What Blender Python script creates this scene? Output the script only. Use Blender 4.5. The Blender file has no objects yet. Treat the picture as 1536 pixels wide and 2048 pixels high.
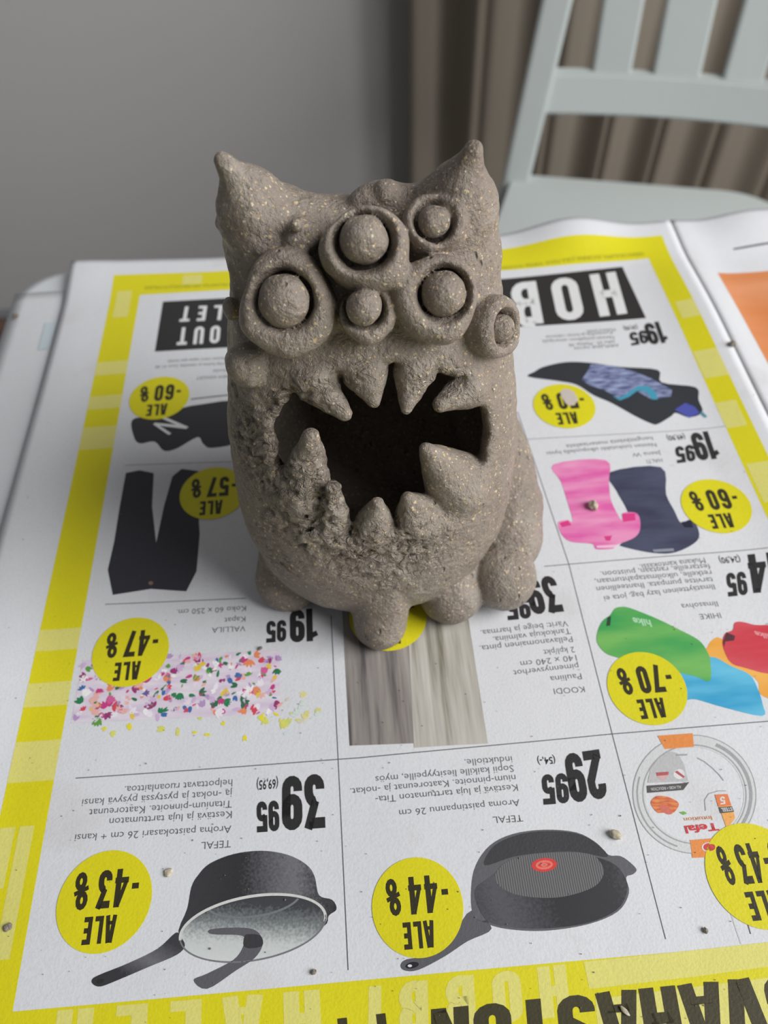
import bpy, bmesh, math, random
import numpy as np
from mathutils import Vector, Matrix
from math import radians as R

random.seed(7)
rng = np.random.default_rng(7)
SC = bpy.context.scene
COL = SC.collection

# ------------------------------------------------------------------ camera, light, exposure
H = 0.218            # camera height above the table top (m)
T = 0.74             # table top height (m)
F = 1560.0           # focal length in pixels of the 1536x2048 frame
PITCH, ROLL, YAW = 0.92888479, -0.04431673, 0.03946645

def _axes():
    ct, st = math.cos(PITCH), math.sin(PITCH)
    fw = np.array([0, ct, -st]); rt = np.array([1., 0, 0]); up = np.array([0, st, ct])
    c, s = math.cos(ROLL), math.sin(ROLL)
    rt, up = c * rt + s * up, -s * rt + c * up
    cy, sy = math.cos(YAW), math.sin(YAW)
    Rz = np.array([[cy, sy, 0], [-sy, cy, 0], [0, 0, 1]])
    return Rz @ rt, Rz @ up, Rz @ fw
RT, UP, FW = _axes()

cam = bpy.data.cameras.new('camera'); camo = bpy.data.objects.new('camera', cam); COL.objects.link(camo)
m = Matrix.Identity(4)
for i in range(3):
    m[i][0], m[i][1], m[i][2] = RT[i], UP[i], -FW[i]
m[2][3] = T + H
camo.matrix_world = m
cam.sensor_fit = 'VERTICAL'; cam.sensor_height = 36.0; cam.lens = F / 2048 * 36.0
cam.clip_start = 0.01; cam.clip_end = 50
cam.dof.use_dof = True; cam.dof.focus_distance = 0.190; cam.dof.aperture_fstop = cam.lens / 2.0
SC.camera = camo

world = bpy.data.worlds.new('world'); SC.world = world; world.use_nodes = True
bg = world.node_tree.nodes['Background']
bg.inputs['Color'].default_value = (0.93, 0.96, 1.0, 1); bg.inputs['Strength'].default_value = 0.10

def area(name, loc, target, sx, sy, power, color=(1, 1, 1)):
    l = bpy.data.lights.new(name, 'AREA'); l.shape = 'RECTANGLE'; l.size = sx; l.size_y = sy
    l.energy = power; l.color = color
    o = bpy.data.objects.new(name, l); COL.objects.link(o); o.location = loc
    d = Vector(target) - Vector(loc)
    o.rotation_euler = d.to_track_quat('-Z', 'Y').to_euler()
    return o
area('window_light', (1.22, -0.20, T + 0.98), (-0.15, 0.75, T + 0.32), 1.2, 1.2, 43, (1.0, 0.985, 0.965))

SC.view_settings.view_transform = 'Standard'; SC.view_settings.look = 'None'
SC.view_settings.gamma = 1.0; SC.view_settings.use_curve_mapping = False
SC.view_settings.exposure = 0.0

# ------------------------------------------------------------------ helpers
def pray(px, py):
    return (px - 768) * RT - (py - 1024) * UP + F * FW
def onz(px, py, z=0.0):
    """point (camera-height units) where the sight line meets height z"""
    d = pray(px, py); t = (z - 1.0) / d[2]
    return np.array([0, 0, 1.0]) + d * t
def ony(px, py, y):
    d = pray(px, py); return np.array([0, 0, 1.0]) + d * (y / d[1])
def W2(p):
    q = onz(p[0], p[1]); return np.array([q[0] * H, q[1] * H])

def lin(r, g, b):
    f = lambda c: (c / 255 / 12.92) if c / 255 <= 0.04045 else ((c / 255 + 0.055) / 1.055) ** 2.4
    return (f(r), f(g), f(b), 1)

def mat(name, color, rough=0.6, spec=0.5):
    mt = bpy.data.materials.new(name); mt.use_nodes = True
    b = mt.node_tree.nodes['Principled BSDF']
    b.inputs['Base Color'].default_value = color; b.inputs['Roughness'].default_value = rough
    b.inputs['Specular IOR Level'].default_value = spec
    return mt
class N:
    """tiny node-graph helper"""
    def __init__(s, mt): s.t = mt.node_tree; s.b = s.t.nodes['Principled BSDF']
    def n(s, kind, **kw):
        nd = s.t.nodes.new(kind)
        for k, v in kw.items():
            if k.startswith('i_'):
                nd.inputs[k[2:].replace('_', ' ')].default_value = v
            else: setattr(nd, k, v)
        return nd
    def l(s, a, b): s.t.links.new(a, b)
    def ramp(s, src, stops):
        r = s.n('ShaderNodeValToRGB'); el = r.color_ramp.elements
        while len(el) < len(stops): el.new(0.5)
        for e, (p, c) in zip(el, stops):
            e.position = p; e.color = c if len(c) == 4 else (*c, 1)
        s.l(src, r.inputs[0]); return r.outputs[0]
    def mix(s, fac, a, b, mode='MIX'):
        x = s.n('ShaderNodeMix', data_type='RGBA', blend_type=mode)
        for sock, v in ((x.inputs[0], fac), (x.inputs[6], a), (x.inputs[7], b)):
            if hasattr(v, 'is_output'): s.l(v, sock)
            else: sock.default_value = v
        return x.outputs[2]
    def math(s, op, a, b=0.0, clamp=False):
        x = s.n('ShaderNodeMath', operation=op, use_clamp=clamp)
        for sock, v in ((x.inputs[0], a), (x.inputs[1], b)):
            if hasattr(v, 'is_output'): s.l(v, sock)
            else: sock.default_value = v
        return x.outputs[0]

def link(name, me, mt=None, parent=None):
    o = bpy.data.objects.new(name, me); COL.objects.link(o)
    if mt is not None:
        for x in (mt if isinstance(mt, (list, tuple)) else [mt]): me.materials.append(x)
    if parent is not None: o.parent = parent
    return o
def empty(name, loc, label, cat, group=None):
    o = bpy.data.objects.new(name, None); COL.objects.link(o); o.location = loc; o.empty_display_size = 0.02
    o['label'] = label; o['category'] = cat
    if group: o['group'] = group
    return o
def tag(o, label, cat, group=None):
    o['label'] = label; o['category'] = cat
    if group: o['group'] = group
    return o
def smooth(me, on=True):
    me.polygons.foreach_set('use_smooth', [on] * len(me.polygons))

def box_bm(bm, c, s, rot=None, bev=0.0, seg=2):
    mt = Matrix.Translation(Vector(c))
    if rot is not None: mt = mt @ rot
    r = bmesh.ops.create_cube(bm, size=1.0, matrix=mt @ Matrix.Diagonal((*s, 1)))
    if bev > 0:
        es = list({e for v in r['verts'] for e in v.link_edges})
        bmesh.ops.bevel(bm, geom=es, offset=bev, segments=seg, profile=0.5, affect='EDGES')
def box(name, c, s, mt, parent=None, rot=None, bev=0.0, seg=2):
    bm = bmesh.new(); box_bm(bm, c, s, rot, bev, seg)
    me = bpy.data.meshes.new(name); bm.to_mesh(me); bm.free(); return link(name, me, mt, parent)
def loft(name, rings, mt, parent=None, caps=True, sm=True):
    """rings: list of lists of points; skinned into one closed body"""
    n = len(rings[0]); v = [tuple(p) for r in rings for p in r]; f = []
    for i in range(len(rings) - 1):
        for j in range(n):
            k = (j + 1) % n
            f.append((i * n + j, i * n + k, (i + 1) * n + k, (i + 1) * n + j))
    if caps:
        f.append(tuple(range(n))[::-1]); f.append(tuple(range((len(rings) - 1) * n, len(rings) * n)))
    me = bpy.data.meshes.new(name); me.from_pydata(v, [], f)
    bm = bmesh.new(); bm.from_mesh(me); bmesh.ops.recalc_face_normals(bm, faces=bm.faces); bm.to_mesh(me); bm.free()
    if sm: smooth(me)
    return link(name, me, mt, parent)

# ------------------------------------------------------------------ room
def paint(name, col, bump=0.02, scale=60):
    mt = mat(name, col, 0.75, 0.3); g = N(mt)
    tc = g.n('ShaderNodeTexCoord'); nz = g.n('ShaderNodeTexNoise', i_Scale=scale, i_Detail=4.0)
    g.l(tc.outputs['Object'], nz.inputs['Vector'])
    c = g.mix(g.math('MULTIPLY', nz.outputs[0], 0.12), col, (col[0] * .8, col[1] * .8, col[2] * .8, 1)); g.l(c, g.b.inputs['Base Color'])
    bp = g.n('ShaderNodeBump', i_Strength=bump, i_Distance=0.01); g.l(nz.outputs[0], bp.inputs['Height']); g.l(bp.outputs[0], g.b.inputs['Normal'])
    return mt
M_wall = paint('wall_paint', lin(196, 196, 197))
M_floor = mat('floor_boards', lin(96, 74, 62), 0.5); g = N(M_floor)
tc = g.n('ShaderNodeTexCoord'); mp = g.n('ShaderNodeMapping'); mp.inputs['Scale'].default_value = (1.2, 14, 1)
nz = g.n('ShaderNodeTexNoise', i_Scale=3.0, i_Detail=6.0); g.l(tc.outputs['Object'], mp.inputs[0]); g.l(mp.outputs[0], nz.inputs['Vector'])
g.l(g.ramp(nz.outputs[0], [(0.3, lin(80, 60, 50)), (0.7, lin(118, 94, 80))]), g.b.inputs['Base Color'])
WY = 1.275
def struct(o): o['kind'] = 'structure'; return o
struct(box('wall_back', (0.3, WY + 0.05, 1.25), (4.4, 0.1, 2.5), M_wall))
struct(box('wall_left', (-1.95, 0.2, 1.25), (0.1, 2.2, 2.5), M_wall))
fl = bpy.data.objects.new('floor', None); COL.objects.link(fl); fl['kind'] = 'structure'
fx = -1.5; k = 0
bme = None
for i in range(22):
    y = -0.8 + 0.12 * i * 0.9
    if y > WY - 0.05: break
    o = box('plank', (0.3, y + 0.054, -0.01), (4.4, 0.106, 0.02), M_floor, fl, bev=0.001, seg=1)

# curtain hanging right of the bare wall
M_cur = mat('curtain_cloth', lin(140, 133, 122), 0.9, 0.1); g = N(M_cur)
tc = g.n('ShaderNodeTexCoord'); nz = g.n('ShaderNodeTexNoise', i_Scale=700.0, i_Detail=2.0); g.l(tc.outputs['Object'], nz.inputs['Vector'])
bp = g.n('ShaderNodeBump', i_Strength=0.1, i_Distance=0.001); g.l(nz.outputs[0], bp.inputs['Height']); g.l(bp.outputs[0], g.b.inputs['Normal'])
def curtain():
    nx, nzz = 260, 24; v = []; f = []
    x0, x1 = 0.122, 1.5
    for side in (0, 1):
        for j in range(nzz + 1):
            z = 0.03 + 2.2 * j / nzz
            for i in range(nx + 1):
                u = i / nx; x = x0 + (x1 - x0) * u
                a = 0.017 * (0.6 + 0.4 * math.sin(x * 5.1 + 1.0))
                ph = x * 62 + 0.7 * math.sin(x * 13) + 0.25 * math.sin(z * 2.1 + x * 4)
                y = WY - 0.05 - a * math.sin(ph) - 0.012 * math.sin(2 * ph + 1)
                v.append((x + 0.012 * math.cos(ph), y + 0.002 * side, z))
    nn = (nx + 1) * (nzz + 1)
    for j in range(nzz):
        for i in range(nx):
            a = j * (nx + 1) + i
            f.append((a, a + 1, a + nx + 2, a + nx + 1)); a += nn
            f.append((a, a + nx + 1, a + nx + 2, a + 1))
    me = bpy.data.meshes.new('curtain'); me.from_pydata(v, [], f); smooth(me)
    return tag(link('curtain', me, M_cur), 'grey brown curtain hanging in folds behind the white chair', 'curtain')
curtain()

# ------------------------------------------------------------------ table
M_tab = mat('white_laminate', lin(226, 232, 236), 0.35, 0.5)
TX0, TX1, TY0, TY1 = -0.152, 0.53, -0.36, 0.3185
table = empty('table', ((TX0 + TX1) / 2, (TY0 + TY1) / 2, 0), 'small white table with rounded corners under the newspapers', 'table')
def rrect(x0, x1, y0, y1, r, n=10):
    p = []
    for cx, cy, a0 in ((x1 - r, y1 - r, 0), (x0 + r, y1 - r, 90), (x0 + r, y0 + r, 180), (x1 - r, y0 + r, 270)):
        for i in range(n + 1):
            a = R(a0 + 90 * i / n); p.append((cx + r * math.cos(a), cy + r * math.sin(a)))
    return p
hx, hy = (TX1 - TX0) / 2, (TY1 - TY0) / 2
rings = []
for inset, z in ((0.006, T - 0.026), (0.001, T - 0.022), (0.0, T - 0.018), (0.0, T - 0.006), (0.0015, T - 0.002), (0.006, T - 0.0002)):
    rings.append([(x, y, z) for x, y in rrect(-hx + inset, hx - inset, -hy + inset, hy - inset, 0.022)])
loft('table_top', rings, M_tab, table)
for sx in (-1, 1):
    for sy in (-1, 1):
        lr = [[(sx * (hx - 0.05) + r * math.cos(a * math.pi / 8), sy * (hy - 0.05) + r * math.sin(a * math.pi / 8), z) for a in range(16)]
              for r, z in ((0.015, 0.0), (0.016, 0.01), (0.02, T - 0.027))]
        loft('leg', lr, M_tab, table)
box('apron', (0, hy - 0.055, T - 0.06), (2 * hx - 0.12, 0.018, 0.07), M_tab, table, bev=0.002)
box('apron', (0, -hy + 0.055, T - 0.06), (2 * hx - 0.12, 0.018, 0.07), M_tab, table, bev=0.002)

# ------------------------------------------------------------------ chair
M_ch = paint('chair_paint', lin(186, 193, 192), 0.03, 40)
CO = np.array([0.217, 0.862, 0.0]); CT = R(15.4)          # back left corner of the seat, turn of the chair
E1 = np.array([math.cos(CT), -math.sin(CT), 0]); E2 = np.array([math.sin(CT), math.cos(CT), 0])
SLOPE = 0.16
def P3(px, py):
    """sight line met with the leaning plane of the chair back, in the chair's own axes (u, y, z)"""
    d = pray(px, py); o = np.array([0, 0, T + H]) - CO
    t = (SLOPE * (o[2] - 0.45) - o @ E2) / (d @ E2 - SLOPE * d[2])
    p = o + d * t; return Vector((p @ E1, p @ E2, p[2]))
chair = empty('chair', (CO[0], CO[1], 0), 'white painted chair with a slatted back behind the table', 'chair')
chair.rotation_euler.z = -CT
def bar(name, a, b, w, d, mt, parent, bev=0.004):
    a = Vector(a); b = Vector(b); ax = (b - a).normalized()
    xa = Vector((1, 0, 0)); xa = (xa - ax * xa.dot(ax)).normalized(); ya = ax.cross(xa)
    return box(name, (a + b) / 2, (w, d, (b - a).length), mt, parent, Matrix((xa, ya, ax)).transposed().to_4x4(), bev)
def bp3(u, z, dy=0.0): return Vector((u, SLOPE * (z - 0.45) + dy, z))
CW = 0.308; ZT = 0.92
q0, q1 = P3(1036, 345), P3(1114, 0)
PU, PK = q0.x, (q1.x - q0.x) / (q1.z - q0.z)
def post_u(z, s): return (PU + PK * (z - q0.z)) if s == 0 else (CW + PU - PK * (z - q0.z))
for s in (0, 1):
    bar('back_post', bp3(post_u(.415, s), .415), bp3(post_u(ZT, s), ZT), 0.031, 0.028, M_ch, chair)
    bar('leg', (post_u(.44, s), .035, 0.0), bp3(post_u(.42, s), .43), 0.034, 0.030, M_ch, chair)
    uf = -.012 if s == 0 else CW + .012
    bar('leg', (uf, -.36, 0.0), (uf, -.36, .425), 0.034, 0.034, M_ch, chair)
zr0, zr1 = P3(1300, 238).z, P3(1300, 153).z
def rail(name, z0, z1, ua, ub, crown=0.0):
    v = []; f = []; n = 20
    for i in range(n + 1):
        t = i / n; u = ua + (ub - ua) * t; bow = 0.010 * math.sin(math.pi * t); c = crown * math.sin(math.pi * t)
        for z, dy in ((z0, -.009), (z1 + c, -.009), (z1 + c, .009), (z0, .009)):
            v.append(tuple(bp3(u, z, dy + bow)))
    for i in range(n):
        for j in range(4): f.append((i * 4 + j, i * 4 + (j + 1) % 4, i * 4 + 4 + (j + 1) % 4, i * 4 + 4 + j))
    f += [(0, 1, 2, 3), tuple(n * 4 + q for q in (3, 2, 1, 0))]
    me = bpy.data.meshes.new(name); me.from_pydata(v, [], f)
    bm = bmesh.new(); bm.from_mesh(me); bmesh.ops.recalc_face_normals(bm, faces=bm.faces)
    bmesh.ops.bevel(bm, geom=[e for e in bm.edges if e.calc_face_angle(0) > 0.9], offset=0.003, segments=2, affect='EDGES')
    bm.to_mesh(me); bm.free(); return link(name, me, M_ch, chair)
rail('lower_rail', zr0, zr1, post_u(.56, 0), post_u(.56, 1))
rail('top_rail', 0.84, 0.92, post_u(.88, 0), post_u(.88, 1), 0.02)
for (a0, a1, b0, b1) in ((1184, 1262, 1207, 1290), (1306, 1404, 1335, 1437), (1450, 1532, 1490, 1580)):
    pa = (P3(a0, 150), P3(a1, 150)); pb_ = (P3(b0, 0), P3(b1, 0))
    c0 = (pa[0] + pa[1]) / 2; c1 = (pb_[0] + pb_[1]) / 2; k = (c1.x - c0.x) / (c1.z - c0.z)
    w = (pa[1].x - pa[0].x + pb_[1].x - pb_[0].x) / 2
    bow = 0.010 * math.sin(math.pi * max(0, min(1, (c0.x - PU) / CW)))
    bar('slat', bp3(c0.x + k * (zr1 - .012 - c0.z), zr1 - .012, bow), bp3(c0.x + k * (.85 - c0.z), .85, bow), w, 0.010, M_ch, chair, 0.003)
pts = []
def corner(cx, cy, r, a0, a1, n=12, ry=None):
    for i in range(n + 1):
        a = R(a0 + (a1 - a0) * i / n); pts.append((cx + r * math.cos(a), cy + (ry or r) * math.sin(a)))
corner(CW - .080, -.072, .080, 0, 90, ry=.077); corner(.000, -.010, .015, 90, 180)
corner(-.045 + .03, -.37, .03, 180, 270); corner(CW + .03, -.37, .03, 270, 360)
mx = sum(p[0] for p in pts) / len(pts); my = sum(p[1] for p in pts) / len(pts)
loft('seat', [[(mx + (x - mx) * k, my + (y - my) * k, z) for x, y in pts] for k, z in ((.985, .422), (1.0, .427), (1.0, .444), (.985, .450))], M_ch, chair, sm=False)

# ------------------------------------------------------------------ newspapers
PX0, PX1 = -0.575 * H, 0.692 * H      # main page, left edge and fold
PX2 = 0.50
PY0, PY1 = -0.34, 1.447 * H
CELL = 0.003
def sst(a, b, x):
    t = min(1, max(0, (x - a) / (b - a))); return t * t * (3 - 2 * t)
def zp_raw(x, y):
    z = 0.0016
    # left edge of the page lifts a little
    z += 0.0022 * sst(-0.100, PX0, x) * (0.7 + 0.3 * math.sin(y * 17))
    # the page swells up to the fold, then the next page dips
    w = 0.016 if x < PX1 else 0.012
    z += 0.0046 * math.exp(-((x - PX1) / w) ** 2) * (0.75 + 0.25 * math.sin(y * 21 + 1)) * (1 - 0.7 * sst(.24, .31, y))
    if x > PX1: z += 0.0012 * sst(PX1 + .01, PX1 + .08, x)
    # back edge ripples
    e = sst(0.285, PY1, y)
    z += e * (0.0030 * math.exp(-((x - 0.104) / 0.024) ** 2) * 2.8 + 0.0012 * math.sin(x * 42 + 0.6) + 0.0012 + 0.004 * sst(0.16, 0.19, x))
    z += 0.0002 * math.sin(x * 55 + y * 23)
    return z
NX = int(round((PX2 - PX0) / CELL)); NY = int(round((PY1 - PY0) / CELL))
cx_, cy_ = (PX2 - PX0) / NX, (PY1 - PY0) / NY
ZG = np.array([[zp_raw(PX0 + i * cx_, PY0 + j * cy_) for i in range(NX + 1)] for j in range(NY + 1)])
def zp(x, y):
    u = min(NX - 1e-6, max(0, (x - PX0) / cx_)); v = min(NY - 1e-6, max(0, (y - PY0) / cy_))
    i, j = int(u), int(v); u -= i; v -= j
    return (ZG[j, i] * (1 - u) + ZG[j, i + 1] * u) * (1 - v) + (ZG[j + 1, i] * (1 - u) + ZG[j + 1, i + 1] * u) * v

def paper_look(mt, col, stains=False):
    g = N(mt); tc = g.n('ShaderNodeTexCoord')
    n1 = g.n('ShaderNodeTexNoise', i_Scale=1400.0, i_Detail=3.0); g.l(tc.outputs['Object'], n1.inputs['Vector'])
    n2 = g.n('ShaderNodeTexNoise', i_Scale=26.0, i_Detail=5.0); g.l(tc.outputs['Object'], n2.inputs['Vector'])
    n3 = g.n('ShaderNodeTexNoise', i_Scale=9.0, i_Detail=2.0); g.l(tc.outputs['Object'], n3.inputs['Vector'])
    c = g.mix(g.math('MULTIPLY', g.math('SUBTRACT', n1.outputs[0], 0.45, True), 1.2, True), col, (col[0] * .78 + .01, col[1] * .78 + .01, col[2] * .78 + .01, 1))
    if stains:
        st = g.ramp(n2.outputs[0], [(0.60, (0, 0, 0)), (0.78, (0.28, 0.28, 0.28))])
        c = g.mix(st, c, lin(150, 136, 120))
    g.l(c, g.b.inputs['Base Color'])
    h = g.math('ADD', g.math('MULTIPLY', n1.outputs[0], 0.00012), g.math('ADD', g.math('MULTIPLY', n2.outputs[0], 0.0009), g.math('MULTIPLY', n3.outputs[0], 0.006)))
    bp = g.n('ShaderNodeBump', i_Strength=0.55, i_Distance=1.0); g.l(h, bp.inputs['Height']); g.l(bp.outputs[0], g.b.inputs['Normal'])
PAPER = lin(214, 216, 221)
M_paper = mat('newsprint', PAPER, 0.55, 0.35); paper_look(M_paper, PAPER, True)
_pm = {}
def ink(name, r, g_, b):
    if name not in _pm:
        c = lin(r, g_, b); mt = mat('ink_' + name, c, 0.5, 0.35); paper_look(mt, c); _pm[name] = mt
    return _pm[name]
BLACK = ink('black', 46, 45, 46); YEL = ink('yellow', 216, 208, 28); PALE = ink('pale_yellow', 218, 213, 120)
GREY = ink('grey', 96, 97, 100); WHITE = ink('white', 220, 221, 223)

news = empty('newspaper', (0, 0, T), 'newspaper spread with yellow bordered sale adverts lying under the clay monster', 'newspaper')
def sheet(name, x0, x1, y0, y1, zf, thick, mt, parent, n=CELL, ny=None):
    i1 = max(1, int(round((x1 - x0) / n))); j1 = ny or max(1, int(round((y1 - y0) / n)))
    v = []; f = []
    for s in (0, 1):
        for j in range(j1 + 1):
            for i in range(i1 + 1):
                x = x0 + (x1 - x0) * i / i1; y = y0 + (y1 - y0) * j / j1
                v.append((x, y, zf(x, y) - s * thick))
    nn = (i1 + 1) * (j1 + 1); w = i1 + 1
    for j in range(j1):
        for i in range(i1):
            a = j * w + i
            f.append((a, a + 1, a + w + 1, a + w)); f.append((a + nn, a + nn + w, a + nn + w + 1, a + nn + 1))
    for j in range(j1):
        a = j * w; f.append((a, a + w, a + w + nn, a + nn)); a += i1; f.append((a, a + nn, a + w + nn, a + w))
    for i in range(i1):
        f.append((i, i + nn, i + 1 + nn, i + 1)); a = j1 * w + i; f.append((a, a + 1, a + 1 + nn, a + nn))
    me = bpy.data.meshes.new(name); me.from_pydata(v, [], f); smooth(me)
    return link(name, me, mt, parent)
kfold = int(round((PX1 - PX0) / cx_)); XF = PX0 + kfold * cx_
jl = [PY0 + j * cy_ for j in range(NY + 1)]
sheet('page', PX0, XF, PY0, PY1, zp, 0.0004, M_paper, news, cx_, NY)
sheet('page', XF, PX2, PY0, PY1, zp, 0.0004, M_paper, news, cx_, NY)

LAY = 0.000022
def drape(bm, layer, cut=True):
    if not bm.verts: return
    xs = [v.co.x for v in bm.verts]; ys = [v.co.y for v in bm.verts]
    x0, x1, y0, y1 = min(xs), max(xs), min(ys), max(ys)
    if cut:
        for lo, hi, o, c, no in ((x0, x1, PX0, cx_, (1, 0, 0)), (y0, y1, PY0, cy_, (0, 1, 0))):
            for k in range(int(math.floor((lo - o) / c)) + 1, int(math.ceil((hi - o) / c))):
                p = o + k * c
                bmesh.ops.bisect_plane(bm, geom=bm.verts[:] + bm.edges[:] + bm.faces[:], dist=1e-7,
                                       plane_co=(p, 0, 0) if no[0] else (0, p, 0), plane_no=no)
    for v in bm.verts: v.co.z = zp(v.co.x, v.co.y) + LAY * layer
    for f in bm.faces:
        f.normal_update()
        if f.normal.z < 0: f.normal_flip()
        f.smooth = True
def finish(name, bm, mt, layer, parent=news, cut=True):
    drape(bm, layer, cut)
    me = bpy.data.meshes.new(name); bm.to_mesh(me); bm.free()
    return link(name, me, mt, parent)
def add_poly(bm, pts):
    v = [bm.verts.new((p[0], p[1], 0)) for p in pts]
    f = bm.faces.new(v)
    if len(v) > 4: bmesh.ops.triangulate(bm, faces=[f])
def spline(pts, k=4):
    """closed smooth curve through pts"""
    n = len(pts); out = []
    P = [np.array(p, float) for p in pts]
    for i in range(n):
        p0, p1, p2, p3 = P[i - 1], P[i], P[(i + 1) % n], P[(i + 2) % n]
        for j in range(k):
            t = j / k
            out.append(0.5 * (2 * p1 + (p2 - p0) * t + (2 * p0 - 5 * p1 + 4 * p2 - p3) * t * t + (3 * p1 - p0 - 3 * p2 + p3) * t ** 3))
    return out
def Z(ox, oy, s):
    """reading of an enlarged detail back to frame coordinates"""
    return lambda pts: [(ox + x * s, oy + y * s) for x, y in pts]
def printed(name, pts, mt, layer=2, curve=False, parent=news):
    if curve: pts = spline(pts)
    bm = bmesh.new(); add_poly(bm, [W2(p) for p in pts]); return finish(name, bm, mt, layer, parent)
def rect_h(name, x0, x1, y0, y1, mt, layer):
    """rectangle straight on the page, in camera-height units"""
    bm = bmesh.new(); add_poly(bm, [(x0 * H, y0 * H), (x1 * H, y0 * H), (x1 * H, y1 * H), (x0 * H, y1 * H)])
    return finish(name, bm, mt, layer)
def rule(name, pts, w, mt=GREY, layer=1):
    P = [W2(p) for p in pts]; bm = bmesh.new()
    for a, b in zip(P[:-1], P[1:]):
        d = (b - a) / np.linalg.norm(b - a); n_ = np.array([-d[1], d[0]]) * w / 2
        add_poly(bm, [a - n_, b - n_, b + n_, a + n_])
    return finish(name, bm, mt, layer)

# --- heavy condensed lettering, drawn as strokes
def arc(cx, cy, rx, ry, a0, a1, n=7):
    return [(cx + rx * math.cos(R(a0 + (a1 - a0) * i / n)), cy + ry * math.sin(R(a0 + (a1 - a0) * i / n))) for i in range(n + 1)]
def strip(path, t, closed=False):
    P = [np.array(p, float) for p in path]
    Q = [P[0]]
    for p in P[1:]:
        if np.linalg.norm(p - Q[-1]) > 1e-6: Q.append(p)
    if closed and np.linalg.norm(Q[0] - Q[-1]) < 1e-6: Q.pop()
    n = len(Q); L = []; Rr = []
    for i in range(n):
        a = Q[i - 1] if (i > 0 or closed) else None
        b = Q[(i + 1) % n] if (i < n - 1 or closed) else None
        d1 = (Q[i] - a) / np.linalg.norm(Q[i] - a) if a is not None else None
        d2 = (b - Q[i]) / np.linalg.norm(b - Q[i]) if b is not None else None
        if d1 is None: d1 = d2
        if d2 is None: d2 = d1
        n1 = np.array([-d1[1], d1[0]]); n2 = np.array([-d2[1], d2[0]]); mm = n1 + n2
        l = np.linalg.norm(mm)
        mm = n1 if l < 0.3 else mm / l / max(0.5, (mm / l) @ n1)
        L.append(Q[i] + mm * t / 2); Rr.append(Q[i] - mm * t / 2)
    out = []
    for i in range(n if closed else n - 1):
        k = (i + 1) % n; out.append([L[i], Rr[i], Rr[k], L[k]])
    return out
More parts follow.
